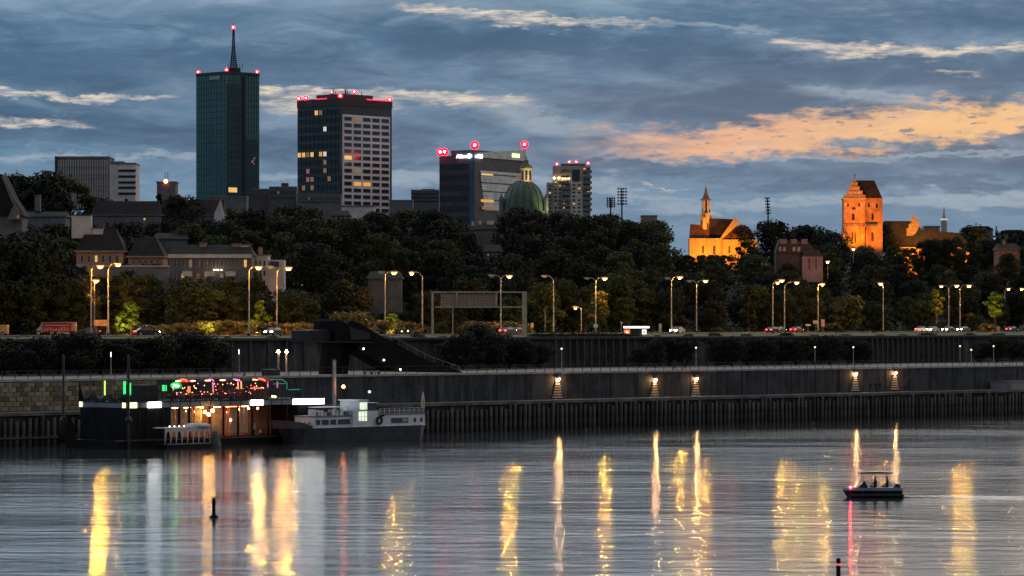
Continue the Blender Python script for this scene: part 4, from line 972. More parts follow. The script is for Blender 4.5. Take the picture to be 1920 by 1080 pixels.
# ------------------------------------------------------------ plant the slope
SKY = [(0, 335), (50, 322), (90, 318), (125, 332), (150, 325), (180, 338), (205, 356), (250, 356), (262, 338), (278, 346), (300, 356), (350, 358), (400, 374), (460, 378), (520, 384), (600, 384), (640, 390), (700, 392), (760, 382),
       (800, 383), (830, 374), (850, 386), (900, 392), (960, 390), (1020, 388), (1060, 398), (1110, 402), (1150, 396), (1185, 388), (1215, 404), (1260, 412), (1290, 424), (1340, 428), (1420, 424), (1445, 412), (1475, 407), (1500, 418), (1540, 428),
       (1575, 436), (1660, 416), (1730, 428), (1780, 420), (1820, 424), (1868, 424), (1900, 428), (1960, 428)]
def skyrow(px):
    px = max(0, min(1959, px))
    for i in range(len(SKY) - 1):
        if px <= SKY[i + 1][0]:
            a_, b_ = SKY[i], SKY[i + 1]; return a_[1] + (b_[1] - a_[1]) * (px - a_[0]) / (b_[0] - a_[0])
rg = random.Random(11); ntree = 0
def cap(px, Y, rad_px, H, z, slack=0.0):
    """height a tree may have so that it hides no building that the photograph shows"""
    lim = skyrow(px) - slack
    for a_, b_, low_, D_ in VIS:
        if Y < D_ and a_ - rad_px * 0.8 < px < b_ + rad_px * 0.8: lim = max(lim, low_)
    return min(H, zz(lim, Y) - z)
rows_ = [(38, 10.5), (52, 11.5), (72, 12.5), (96, 13), (122, 13), (150, 13.5), (182, 14), (216, 15), (252, 16)]
for ri, (d, H0) in enumerate(rows_):
    px = -10.0
    while px < 1935:
        k_ = (px - 960) / F
        Y = 700.0
        for _ in range(12): Y = roadY(k_ * Y) + d
        Y += rg.uniform(-7, 7); X_ = k_ * Y; z = gz(X_, Y) - 0.3; H = H0 * rg.uniform(.72, 1.2)
        last = ri >= 7
        if last: H = min(21, max(H, zz(skyrow(px), Y) - z))
        rad = 0.38 * H * F / Y
        H2 = cap(px, Y, rad, H, z, rg.uniform(-10, 2) if not last else rg.uniform(-6, 3))
        if px < 150 and ri < 3: H2 = min(H2, 17); 
        if H2 > 3.0 and not (155 < px < 320 and d < 60 and rg.random() < .5):
            w = rg.uniform(1.0, 1.2) if H2 > 8 else 1.4
            key = rg.choice(['round0', 'round1', 'round2', 'round3', 'round4', 'round0', 'round2', 'mid0', 'mid1', 'loose0', 'tall0', 'cone0', 'cone1', 'loose1'])
            if ri < 2 and rg.random() < .4: key = rg.choice(['mid0', 'mid1', 'loose0', 'loose1'])
            kd = key[:-1]; size = 'tall' if H2 > 13 else 'low' if H2 < 7 else 'middling'
            pos = 'at the roadside ' if ri < 2 else 'low on the slope ' if ri < 4 else 'high on the slope ' if ri < 7 else 'on the skyline '
            lb = SHAPEWORD[kd].replace('tall ', '') + ' ' + size + ' tree ' + pos + where(px)
            plant(key, X_, Y, z, H2, w, {'cone': 'conifer', 'tall': 'poplar'}.get(kd, 'broadleaf_tree'), lb, 'tree', 'trees on the slope below the old town')
            ntree += 1
        px += max(46, 74 - ri * 2.5) * rg.uniform(.75, 1.25) * (0.9 if last else 1.0)
print('slope trees', ntree)
# low growth between the trunks: a mass nobody could count
ug = MB(); ru = random.Random(21)
for _ in range(9000):
    px = ru.uniform(-40, 1960); d = 34 + 240 * ru.random() ** 0.9; k_ = (px - 960) / F; Y = 800.0
    for _i in range(6): Y = roadY(k_ * Y) + d
    X_ = k_ * Y; z = gz(X_, Y); hh = ru.uniform(.6, 3.0)
    lim = zz(max([HZ - 200] + [lo for a_, b_, lo, D_ in VIS if Y < D_ and a_ < px < b_]), Y)
    if z + hh > lim: continue
    for _j in range(7):
        s_ = ru.uniform(.25, .55); c_ = Vector((X_ + ru.gauss(0, .8), Y + ru.gauss(0, .8), z + hh * ru.random()))
        n_ = Vector((ru.gauss(0, 1), ru.gauss(0, 1), ru.gauss(0, 1))).normalized(); a1 = n_.orthogonal().normalized() * s_; e1 = n_.cross(a1) * .6
        ug.add([c_ - a1, c_ - e1, c_ + a1, c_ + e1], [(0, 1, 2, 3)])
tag(ug.build('undergrowth', leaf_dark), 'dark low growth covering the slope between the trees', 'undergrowth', kind='stuff')
def tree_at(key, px, top_, base_, D, label, name='broadleaf_tree', cat='tree', wide=1.0, group=None):
    X_ = xx(px, D); z = zz(base_, D); return plant(key, X_, D, z - .2, zz(top_, D) - z, wide, name, label, cat, group)
tree_at('round1', 1890, 474, 530, 915, 'dark tree under the small gabled house at the far right edge')
# trees one can pick out
tree_at('mid0', 372, 530, 628, 613, 'big lamplit green tree below the grey villa', wide=1.25)
tree_at('mid1', 425, 552, 628, 617, 'rounded lamplit tree right of the biggest lamplit tree')
tree_at('lime0', 246, 563, 630, 613, 'lime green glowing tree right of the tan road sign', wide=1.0)
tree_at('lime1', 222, 586, 630, 611, 'low lime green bush like tree beside the tan road sign')
tree_at('lime1', 487, 560, 630, 622, 'lime green glowing tree between the two tall lamp posts')
tree_at('lime0', 735, 585, 628, 674, 'low lime green tree behind the lamp post left of the black footbridge ramp', wide=1.3)
tree_at('lime0', 1756, 540, 600, 915, 'yellow green lit crown left of the far pair of lamps')
tree_at('lime1', 1866, 546, 606, 925, 'yellow green lit crown right of the far pair of lamps', wide=1.2)
tree_at('mid0', 1822, 585, 622, 905, 'small tan lit tree between the far lamps and the yellow green crown')
tree_at('mid1', 545, 548, 628, 640, 'green tree right of the lamp post with the two arms')
tree_at('loose0', 848, 545, 632, 665, 'slim tree at the left foot of the road gantry', wide=.7)
tree_at('loose1', 1124, 545, 626, 745, 'lamplit open tree behind the tall lamp post left of the shelter', wide=.9)
tree_at('loose0', 1470, 545, 622, 880, 'lamplit open tree behind the pair of close lamp posts', wide=1.1)
tree_at('mid0', 1590, 552, 622, 870, 'lamplit green tree right of the lamp post beside the road signs', wide=1.2)
tree_at('loose0', 1398, 452, 500, 1060, 'open tree in front of the lit choir of the yellow church', wide=1.2)
tree_at('loose1', 1412, 460, 500, 1055, 'second open tree in front of the lit choir, further right', wide=1.1)
for i, (px, a_, b_) in enumerate(((1672, 458, 508), (1700, 464, 512), (1728, 452, 508), (1757, 447, 508), (1790, 444, 508), (1822, 452, 508))):
    tree_at('loose%d' % (i % 2), px, a_, b_ + 4, 1120 + 5 * (i % 3), ['open tree at the left end of the orange glowing nave wall', 'open tree in the brightest part of the orange glow', 'open tree right of the brightest orange glow', 'open tree midway along the orange glowing wall', 'open tree right of the middle of the orange glowing wall', 'open tree at the right end of the orange glowing wall'][i], wide=1.0)
tree_at('cone0', 1868, 422, 480, 1000, 'lone pointed conifer against the sky at the far right', 'conifer')
tree_at('round2', 60, 430, 630, 640, 'huge black tree at the left edge behind the road', wide=1.0)
tree_at('round3', 12, 440, 630, 632, 'huge black tree cut by the left edge', wide=1.0)
tree_at('round1', 118, 500, 628, 642, 'dark tree between the red lorry and the first lamp post', wide=1.0)
tree_at('round4', 560, 545, 620, 660, 'dark tree behind the hedge left of the black footbridge', wide=1.1)
for px, a_, key, lb in ((1742, 448, 'round0', 'dark tree hiding the middle of the orange glowing wall'), (1772, 446, 'round2', 'dark tree right of the middle of the orange glow'), (1685, 478, 'round1', 'low dark tree under the brightest orange glow'), (1800, 470, 'mid0', 'low dark tree under the right end of the orange glow'), (1715, 482, 'mid1', 'low bushy tree under the left half of the orange glow')):
    tree_at(key, px, a_, 512, 1100, lb, wide=.85)
# hedges and bushes along the road, most with lamplight put into the leaf colour
nb = 0
for px, top_, D_, key, lb in [(390, 600, 640, 'bush0', 'lamplit yellow bush below the big lamplit tree'), (420, 598, 645, 'bush1', 'lamplit yellow bush right of the big lamplit tree'), (452, 600, 640, 'bush2', 'lamplit yellow bush left of the first double lamp post'),
        (500, 601, 640, 'bush0', 'lamplit yellow bush between the two lamp posts'), (532, 603, 640, 'bush1', 'lamplit yellow bush right of the second double lamp post'), (560, 602, 642, 'bush2', 'darker lamplit yellow bush left of the footbridge'), (592, 604, 650, 'bush0', 'lamplit yellow bush just left of the footbridge top'),
        (650, 582, 655, 'bush1', 'tall lamplit yellow bush behind the footbridge top'), (675, 588, 655, 'bush2', 'lamplit yellow bush right of the footbridge top'), (705, 598, 660, 'bush0', 'lamplit yellow bush above the footbridge ramp'), (760, 600, 670, 'bush1', 'rounded lamplit yellow bush between two lamp posts in the middle left'),
        (785, 604, 675, 'bush2', 'low lamplit yellow bush by the lamp post with the single left arm'), (822, 604, 670, 'dbush0', 'green bush left of the gantry foot'), (868, 601, 680, 'bush0', 'yellowish bush under the gantry panel'), (892, 600, 680, 'bush1', 'yellowish bush under the middle of the gantry panel'),
        (918, 601, 680, 'bush2', 'yellowish bush left of the lamp post inside the gantry'), (945, 600, 685, 'bush0', 'yellowish bush right of the lamp post inside the gantry'), (972, 602, 685, 'bush1', 'yellowish bush at the right foot of the gantry'),
        (278, 606, 640, 'bush2', 'brown bush right of the lime green tree'), (310, 607, 640, 'bush1', 'brown bush left of the big lamplit tree'), (345, 603, 636, 'bush0', 'brown bush at the foot of the big lamplit tree'),
        (42, 624, 596, 'dbush0', 'low bush between the yellow van and the red lorry'), (1010, 622, 720, 'dbush1', 'low green bush on the lit patch of grass'), (1075, 622, 725, 'dbush0', 'low green bush left of the middle lamp post'),
        (1345, 612, 800, 'dbush0', 'grey green bush between the lamps and the traffic'), (1560, 604, 850, 'dbush1', 'grey green bush right of the road signs'), (1640, 618, 860, 'dbush0', 'low bush above the right columns'), (1850, 605, 915, 'bush2', 'tan bush under the right yellow green crown')]:
    if px < 1000:
        for _ in range(4): D_ = roadY(xx(px, D_)) + 9
    tree_at(key, px, top_ , HZ + (EYE - 12.9) * F / D_, D_, lb, 'bush', 'bush', wide=1.35 if px not in (822,) else 1.0)
# small uplights in the grass that make five crowns glow; one more added to brighten the big tree
for px, py, D_, pw_, tx_, ty_ in ((395, 630, 603, 2600, 385, 570), (232, 630, 607, 5200, 246, 585), (480, 630, 616, 4500, 487, 580), (726, 627, 668, 2200, 735, 605), (1748, 604, 905, 4500, 1756, 560), (1858, 608, 915, 5000, 1864, 566)):
    f = PF('uplight', 'small ground uplight below the glowing crown at ' + {395: 'the big lamplit tree, added to brighten it', 232: 'the tan road sign', 480: 'the second lamp posts', 726: 'the lamp post by the ramp', 1748: 'the far pair of lamps, left side', 1858: 'the far pair of lamps, right side'}[px], 'light', px, py, D_)
    MB().box(-.15, .15, -.1, .1, -.6, .2).build('housing', dark_metal, f.root)
    spot('uplight_beam', (0, 0, .4), (f.x(tx_, D_ + 6), 6, f.z(ty_)), pw_, (.95, .85, .12) if px < 1000 else (1.0, .72, .10), .2, 80, .7, f.root)
# ragged low bushes along the edge of the terrace
rb_ = random.Random(31)
for i in range(26):
    px = 440 + i * 57 + rb_.uniform(-14, 14)
    if 580 < px < 640: continue
    b_ = rb_.uniform(57, 60); x_, y_ = q2w(qa(px, b_), b_)
    plant(rb_.choice(['dbush0', 'dbush1']), x_, y_, 12.7, rb_.uniform(.4, .8), rb_.uniform(1.6, 3.2), 'bush', ('small', 'low', 'ragged', 'rounded')[i % 4] + ' dark bush on the terrace edge ' + where(px).replace('right below', 'far below'), 'bush', 'bushes on the terrace edge')
# clipped low hedge on the parapet
hm = MB(); rh = random.Random(5)
for px in range(1000, 1180, 1):
    for j in range(9):
        b_ = 57 + rh.uniform(-.6, .6); a_ = qa(px + rh.random(), 57); x_, y_ = q2w(a_, b_); z_ = 12.9 + rh.uniform(0, .5); s_ = .22
        n_ = Vector((rh.gauss(0, 1), rh.gauss(0, 1), rh.gauss(0, 1))).normalized(); a1 = n_.orthogonal().normalized() * s_; e1 = n_.cross(a1) * .6
        c_ = Vector((x_, y_, z_)); hm.add([c_ - a1, c_ - e1, c_ + a1, c_ + e1], [(0, 1, 2, 3)])
tag(hm.build('hedge', leaf_mid), 'low clipped hedge above the left group of columns', 'hedge')

# dark promenade trees between the embankment wall and the terrace wall
PR = [(8, 30, 644), (38, 20, 652), (75, 24, 640), (110, 30, 648), (148, 22, 640), (188, 28, 646), (228, 22, 652), (262, 30, 640), (300, 22, 632), (335, 28, 625), (368, 22, 632), (402, 30, 650),
      (838, 26, 640), (868, 20, 628), (897, 30, 612), (925, 22, 622), (955, 30, 634), (985, 24, 636), (1012, 30, 640), (1198, 26, 646), (1228, 20, 632), (1255, 28, 628), (1285, 22, 640),
      (1345, 26, 632), (1372, 20, 628), (1402, 28, 630), (1432, 22, 634), (1462, 26, 632), (1492, 20, 630), (1525, 28, 636), (1556, 22, 634), (1590, 28, 632), (1618, 22, 640), (1838, 26, 640), (1870, 20, 634), (1898, 28, 628), (1925, 22, 640)]
for i, (px, b_, top_) in enumerate(PR):
    b0_ = b_; b_ = 43 + (b_ - 20) * 0.45; Y_ = qY(px, b_); x_, y_ = q2w(qa(px, b_), b_); H = EYE + (HZ - top_) * Y_ / F - 7.8
    H *= random.uniform(.86, 1.12) if px > 430 else random.uniform(1.0, 1.3)
    side_ = 'behind the restaurant barge' if 150 < px < 560 else 'left of the restaurant barge' if px <= 150 else 'right of the black footbridge ramp' if px < 1030 else 'between the columns and the shelter' if px < 1300 else 'along the middle of the right bank' if px < 1640 else 'at the far right bank'
    plant('small%d' % (i % 3), x_, y_, 7.75, H, rg.uniform(1.0, 1.25) if px > 430 else rg.uniform(1.15, 1.5) , 'promenade_tree', ('taller ' if H > 6 else 'low ') + 'black promenade tree ' + side_ + (', in the front line' if b0_ < 25 else ', close to the terrace wall'), 'tree', 'promenade trees')

# ------------------------------------------------------------ STREET LAMPS
head_mesh = {}
def head(kind):
    if kind not in head_mesh:
        hs = MB().side([(-.6, 0), (.6, 0), (.66, .12), (.3, .22), (-.5, .2)], -.22, .22).mesh('lamp_head', pole_m)
        m = {'on': sodium, 'low': sodium_low, 'off': lamp_off, 'led': led}[kind]
        w = {'on': 1.0, 'low': .8, 'off': .8, 'led': .6}[kind]
        gl = MB().side([(-.55 * w, -.005), (-.42 * w, -.26), (.42 * w, -.26), (.55 * w, -.005)], -.2, .2).mesh('lamp_glass', bowl_off if kind == 'off' else sodium_bowl)
        bu = MB().box(-.2 * w, .2 * w, -.09, .09, -.36, -.27).mesh('bulb', m)
        head_mesh[kind] = (hs, gl, bu)
    return head_mesh[kind]
def street_lamp(px, top_, heads, label, D=None, name='street_lamp', base=None, width=.13, group='street lamps along the riverside road'):
    D = D or 9.6 * F / (HZ - top_); X_ = xx(px, D); z0_ = 12.95 if base is None else zz(base, D); zt_ = zz(top_, D)
    o = thing(name, label, 'street lamp', (X_, D, z0_), 0, group); h = zt_ - z0_
    MB().tube([(0, 0, -.3), (0, 0, h * .5), (0, 0, h)], [width * 1.25, width, width * .75], 8).build('pole', pole_m, o)
    MB().box(-.22, .22, -.22, .22, 0, .5).build('pole_base', dark_metal, o)
    for hx, hy, kind in heads:
        tx, tz = xx(hx, D) - X_, zz(hy, D) - z0_
        MB().tube([(0, 0, h - .3), (tx * .25, 0, h + (tz - h) * .75), (tx * .6, 0, tz + .12), (tx, 0, tz + .08)], .06, 5).build('arm', pole_m, o)
        hm_, gm_, bm_ = head(kind); hd = link('lamp_head', hm_, o, (tx, 0, tz)); hd.scale = (1.15 if tx >= 0 else -1.15, 1.1, 1.15); link('lamp_glass', gm_, hd)
        if kind != 'off': link('bulb', bm_, hd)
    return o
street_lamp(171, 505, [(150, 498, 'off'), (188, 498, 'on')], 'leftmost lamp post, tall with two arms, behind the red lorry')
street_lamp(203, 505, [(221, 495, 'low')], 'lamp post beside the tan road sign', D=600)
street_lamp(177, 531, [(180, 525, 'on')], 'lower brighter lamp between the two leftmost posts', D=640)
street_lamp(467, 505, [(485, 500, 'on')], 'lamp post left of the lime green tree, one bright arm to the right')
street_lamp(519, 508, [(507, 501, 'off'), (541, 502, 'on')], 'lamp post with two spread arms right of the lime green tree')
street_lamp(722, 515, [(715, 511, 'off'), (739, 510, 'on')], 'lamp post above the footbridge ramp with one bright arm to the right')
street_lamp(792, 517, [(772, 511, 'low')], 'curved lamp post with a faint single arm to the left, left of the gantry')
street_lamp(939, 520, [(922, 517, 'off'), (955, 517, 'on')], 'bright lamp post standing through the road gantry')
street_lamp(1038, 525, [(1021, 518, 'off')], 'unlit curved lamp post right of the road gantry', D=705)
street_lamp(1117, 525, [(1101, 522, 'off'), (1134, 521, 'on')], 'thick lamp post left of the lit shelter')
street_lamp(1259, 525, [(1252, 522, 'off'), (1275, 519, 'on')], 'lamp post right of the lit shelter, the left one of a close pair')
street_lamp(1306, 530, [(1293, 527, 'off'), (1323, 526, 'on')], 'lamp post of the close pair nearer the middle of the right half')
street_lamp(1449, 532, [(1458, 529, 'low'), (1466, 525, 'on')], 'left lamp post of three below the pink house')
street_lamp(1471, 535, [(1494, 529, 'on')], 'middle lamp post of three below the pink house')
street_lamp(1534, 535, [(1542, 532, 'on')], 'right lamp post of three below the pink house, beside the road signs')
street_lamp(1656, 535, [(1651, 531, 'on')], 'lone lamp half hidden by trees right of the road signs', D=870)
street_lamp(1779, 540, [(1765, 536, 'low'), (1794, 535, 'on')], 'left post of the far right pair of lamps')
street_lamp(1800, 540, [(1817, 535, 'on')], 'right post of the far right pair of lamps')
street_lamp(1884, 545, [(1891, 541, 'low')], 'small faint lamp behind the right yellow green crown', D=980)
street_lamp(1923, 545, [(1916, 541, 'low')], 'small faint lamp at the right edge', D=980)
street_lamp(1090, 577, [(1079, 576, 'led')], 'short lamp post with a white light left of the lit shelter', D=745, width=.09, group='lower road lamps')
street_lamp(1022, 576, [], 'thin bare post right of the road gantry', D=745, width=.06, group='lower road lamps')
street_lamp(1552, 492, [(1552, 490, 'low')], 'small yellow lamp at the corner of the pink house', D=880, base=520, width=.06, group='lanterns on the slope')
street_lamp(1600, 468, [(1600, 466, 'low')], 'small lamp at the foot of the orange brick church tower', D=930, base=490, width=.06, group='lanterns on the slope')
# globe lamps on the promenade
glb = glow_mat('globe_warm', (1, .70, .40), 1.6)
for px, py, b_, col_, lb in ((208, 660, 34, 'w', 'slim promenade lamp with a white tip above the barge railing'), (448, 655, 40, 'w', 'slim promenade lamp right of the black trees'), (1053, 654, 34, 'g', 'promenade globe lamp left of the columns'),
        (1305, 652, 34, 'g', 'promenade globe lamp right of the shelter'), (1528, 651, 36, 'g', 'promenade globe lamp below the road signs'), (1600, 651, 36, 'g', 'promenade globe lamp left of the right columns'),
        (1800, 649, 36, 'g', 'promenade globe lamp right of the right columns'), (1821, 656, 30, 'g', 'promenade globe lamp, second right of the right columns'), (1863, 649, 36, 'g', 'promenade globe lamp near the right edge')):
    q = QF('promenade_lamp', lb, 'lamp', px, b_, 7.8, 'promenade lamps'); h = q.z(px, py)
    MB().tube([(0, 0, 0), (0, 0, h)], [.07, .04], 5).build('pole', pole_m, q.root)
    if col_ == 'g': MB().ball((0, 0, h), .16, 8).build('globe', glb, q.root)
    else: MB().tube([(0, 0, h - .7), (0, 0, h)], .06, 6).build('light_tube', glow_mat('tube_white', (.9, .95, 1), 2.2), q.root)
for px in (522, 537):
    q = QF('light_column', 'left glowing orange light column behind the barge' if px == 522 else 'right glowing orange light column behind the barge', 'lamp', px, 20, 7.8, 'orange light columns')
    MB().tube([(0, 0, 0), (0, 0, q.z(px, 660))], .13, 6).build('pole', pole_m, q.root)
    MB().lathe([(.05, q.z(px, 659)), (.24, q.z(px, 659)), (.2, q.z(px, 660.5)), (.05, q.z(px, 656))], 8).build('cap_lamp', glow_mat('column_orange', (1, .45, .18), 260), q.root)
# wall lights over the low quay
for i, (px, py) in enumerate(((1048, 710), (1230, 711), (1307, 709), (1606, 700), (1680, 698))):
    q = QF('wall_light', 'wall light above the quay, ' + ['alone left of the columns', 'left one of the close pair below the shelter', 'right one of the close pair below the shelter', 'left one of the far pair', 'right one of the far pair'][i], 'wall light', px, 5.15, 4.1, 'wall lights over the low quay')
    z_ = q.z(px, py)
    MB().box(-.05, .05, 0.05, .42, z_ + .1, z_ + .22).build('bracket', dark_metal, q.root)
    MB().lathe([(.22, z_ + .02), (.24, z_ + .05), (.1, z_ + .28)], 10).build('hood', dark_metal, q.root)
    MB().ball((0, 0, z_ - .06), .13, 8).build('bulb', glow_mat('wall_bulb', (1, .5, .2), 600), q.root)
    for j in range(7): MB().box(-.35 - .11 * j, .35 + .11 * j, .22, .42, z_ - .5 - .38 * j, z_ - .32 - .38 * j).build('light_cone_ledge', mat('light_cone_tone', (.5, .44, .36), .8), q.root)  # pale ledges widening downward: the lamp's light cone built onto the wall
# ------------------------------------------------------------ ROAD FURNITURE
galv = mat('gantry_steel', (0.34, 0.32, 0.29), 0.6, 0.2)
D = 655.0; f = PF('road_gantry', 'steel road gantry with the back of a latticed sign panel', 'gantry', 900, 628, D); rt = f.root
MB().box(f.x(979), f.x(988), -.3, .3, -1.5, f.z(549)).build('post', galv, rt)
MB().box(f.x(809), f.x(813), -.3, .3, -1.5, f.z(549)).build('post', galv, rt)
MB().box(f.x(809), f.x(988), -.25, .25, f.z(549) + .002, f.z(546.5)).build('top_beam', galv, rt)
MB().box(f.x(815), f.x(978.8), -.2, .2, f.z(577), f.z(574.5)).build('lower_beam', galv, rt)
pn = MB().box(f.x(826), f.x(930), .32, .42, f.z(573), f.z(551)).build('sign_panel', mat('sign_back', (0.20, 0.155, 0.13), .7), rt)
sl = MB().box(0, f.x(930) - f.x(826), -.05, .0, 0, .1).mesh('lattice_slat', galv)
for i in range(8): link('lattice_slat', sl, pn, (f.x(826), .30, f.z(573.5) + i * .29))
sv = MB().box(-.05, .05, -.04, .0, 0, 2.4).mesh('lattice_upright', galv)
for i in range(15): link('lattice_upright', sv, pn, (f.x(828) + i * (f.x(929) - f.x(828)) / 14, .2, f.z(574)))
for px in (857, 931): MB().box(f.x(px) - .16, f.x(px) + .16, -.35, -.21, f.z(575), f.z(548)).build('hanger', galv, rt)
MB().box(f.x(848), f.x(850), 0, .15, -1, f.z(577)).build('thin_post', galv, rt)

# bus shelter
D = 720.0; f = PF('bus_shelter', 'lit bus shelter with a glowing white roof edge, red poster and white poster', 'bus shelter', 1194, 629, D); rt = f.root
MB().box(f.x(1168), f.x(1222), -.8, .9, f.z(615), f.z(613.7)).build('roof', dark_metal, rt)
MB().box(f.x(1169), f.x(1217), -.95, -.81, f.z(615.2), f.z(611.8)).build('roof_light', glow_mat('roof_tube', (1, .85, .75), 3.0), rt)
MB().box(f.x(1170), f.x(1181), -.1, .1, f.z(628.5), f.z(618)).build('red_poster', glow_mat('poster_red', (1, .12, .05), 1.4), rt)
MB().box(f.x(1173), f.x(1178), -.14, -.101, f.z(626), f.z(621)).build('poster_emblem', glow_mat('poster_pale', (1, .6, .5), 1.6), rt)
MB().box(f.x(1204), f.x(1212), -.1, .1, f.z(628.5), f.z(618)).build('white_poster', glow_mat('poster_white', (1, .95, .8), 1.5), rt)
MB().box(f.x(1206), f.x(1210), -.14, -.101, f.z(624), f.z(621)).build('poster_emblem', mat('poster_ink', (.1, .25, .15), .6), rt)
MB().box(f.x(1181.5), f.x(1203.5), .7, .75, f.z(629), f.z(616)).build('back_glass', MATS['glass_dark'], rt)
for px in (1169, 1221): MB().box(f.x(px) - .06, f.x(px) + .06, -.7, .8, f.z(630), f.z(615)).build('post', dark_metal, rt)
MB().box(f.x(1184), f.x(1202), .1, .5, f.z(629) + .4, f.z(629) + .5).build('bench', dark_metal, rt)
f = PF('bus_stop_post', 'short bus stop post with a pale round cap left of the shelter', 'sign', 1165, 629, 720)
MB().tube([(0, 0, -.2), (0, 0, f.z(607))], .09, 6).ball((0, 0, f.z(605.5)), .28, 8).build('post', pole_m, f.root)
def sign(px, top_, bot, w, D, base_, m, label, cat='road sign', two=False, name='road_sign'):
    f = PF(name, label, cat, px, base_, D); w_ = w * D / F / 2
    for s_ in ((-.7, .7) if two else (0,)): MB().tube([(s_ * w_, .06, -.6), (s_ * w_, .06, f.z(top_) - .1)], .05, 5).build('post', pole_m, f.root)
    MB().box(-w_, w_, -.05, .05, f.z(bot), f.z(top_)).build('board', m, f.root)
    MB().box(-w_ - .04, w_ + .04, -.02, .04, f.z(bot) - .04, f.z(top_) + .04).build('board_edge', galv, f.root); return f
tan = mat('tan_board', (.62, .34, .15), .7); cream = mat('cream_board', (.7, .62, .45), .7); amber_b = mat('amber_board', (.75, .45, .10), .7)
sign(190, 600, 611, 28, 610, 622, tan, 'wide tan road sign on two posts right of the red lorry', two=True)
sign(1238, 607, 622, 5, 735, 630, cream, 'narrow cream upright board right of the shelter')
sign(998, 606, 614, 5, 700, 628, amber_b, 'small amber sign right of the gantry')
sign(1530, 601, 607, 10, 830, 628, mat('blue_grey_board', (.45, .48, .55), .6), 'small bluish sign low on the right lamp post of three')
sign(1543, 599, 612, 6, 825, 628, mat('pinkish_board', (.62, .40, .38), .6), 'narrow pinkish stacked sign beside the right lamp post of three')
sign(1515, 608, 611, 9, 820, 626, cream, 'small flat topped T sign left of the road signs')
sign(1872, 612, 622, 6, 890, 630, mat('rose_board', (.7, .3, .25), .6), 'small rose coloured lit sign at the far right')
sign(1117, 608, 614, 8, 738, 628, cream, 'small pale plate low on the thick lamp post', name='plate')

# ------------------------------------------------------------ VEHICLES
tyre = mat('tyre', (.02, .02, .02), .9)
def wheel(par, x, y, r=.33):
    o = MB().lathe([(r, -.11), (r, .11)], 14).build('wheel', tyre, par, loc=(x, y, r)); o.rotation_euler = (R(90), 0, 0)
    MB().lathe([(r * .55, .112), (r * .5, .13)], 10).build('rim', pole_m, o); MB().lathe([(r * .5, -.13), (r * .55, -.112)], 10).build('rim', pole_m, o)
hl_m = glow_mat('headlight', (1, .93, .75), 60); tl_m = glow_mat('taillight', (1, .03, .04), 14); hl_off = mat('headlight_glass', (.5, .5, .5), .2)
def car(col_, lights=True):
    o = thing('car', 'x', 'car')
    MB().side([(-2.1, .28), (2.1, .28), (2.15, .62), (1.95, .85), (1.1, .95), (-1.85, .98), (-2.15, .8)], -.86, .86).build('body', col_, o)
    b = MB().plan([(-1.7, -.8), (1.05, -.8), (1.05, .8), (-1.7, .8)], .97, 1.42, top=[(-1.1, -.62), (.35, -.62), (.35, .62), (-1.1, .62)]); b.build('cabin_glass', MATS['glass_dark'], o)
    MB().box(-1.12, .37, -.64, .64, 1.421, 1.47).build('roof', col_, o)
    for x_ in (-1.35, 1.35):
        for y_ in (-.8, .8): wheel(o, x_, y_)
    for y_ in (-.62, .62):
        MB().box(2.03, 2.17, y_ - .2, y_ + .2, .6, .78).build('headlight', hl_m if lights else hl_off, o)
        MB().box(-2.2, -2.1, y_ - .22, y_ + .22, .66, .84).build('taillight', tl_m if lights else mat('taillight_glass', (.3, .02, .02), .3), o)
    return o
paints = [mat('paint_grey', (.12, .12, .13), .3, .4), mat('paint_white', (.6, .6, .6), .3), mat('paint_dark', (.03, .03, .04), .3), mat('paint_red', (.3, .03, .03), .3)]
def zroad(): return 13.0
CARS = [(165, 628, -1, 0, 'car with white headlights by the leftmost lamp post'), (275, 600, 1, 2, 'car with long red tail lights under the brown bushes'), (513, 604, -1, 2, 'car with one pale headlight under the second double lamp post'),
        (768, 672, -1, 1, 'white car with bright headlights right of the footbridge ramp'), (797, 686, 1, 2, 'dark car with faint red lights beside the car with bright headlights'), (952, 690, 1, 0, 'grey car with dim red light behind the bush in the gantry'),
        (970, 694, 1, 3, 'red lit car by the right gantry post'), (1270, 742, -1, 1, 'white car below the close pair of lamp posts'), (1449, 800, 1, 2, 'dark car with low red lights left of the junction'), (1461, 812, 1, 0, 'second car of the pair with red lights at the junction'),
        (1494, 830, 1, 3, 'car with two stacked red lights right of the junction pair'), (1748, 880, -1, 1, 'pale car with yellow headlights below the far left lamp'), (1778, 890, -1, 2, 'dark car with headlights between the far pair of lamps'),
        (1806, 896, -1, 0, 'grey car with headlights right of the far pair of lamps'), (1898, 905, 1, 2, 'car with red tail lights at the far right edge'), (1728, 878, 1, 1, 'white car roof left of the far lamps')]
for px, D_, dr, ci, lb in CARS:
    o = car(paints[ci]); o['label'] = lb; o['group'] = 'cars on the riverside road'
    X_ = xx(px, D_); o.location = (X_, D_, 13.0)
    # the road runs away to the right; brake lights face the viewer, headlights come towards him
    dX = .5; ang = math.atan2(roadY(X_ + dX) - roadY(X_ - dX), 2 * dX)
    o.rotation_euler = (0, 0, ang if dr > 0 else ang + math.pi)
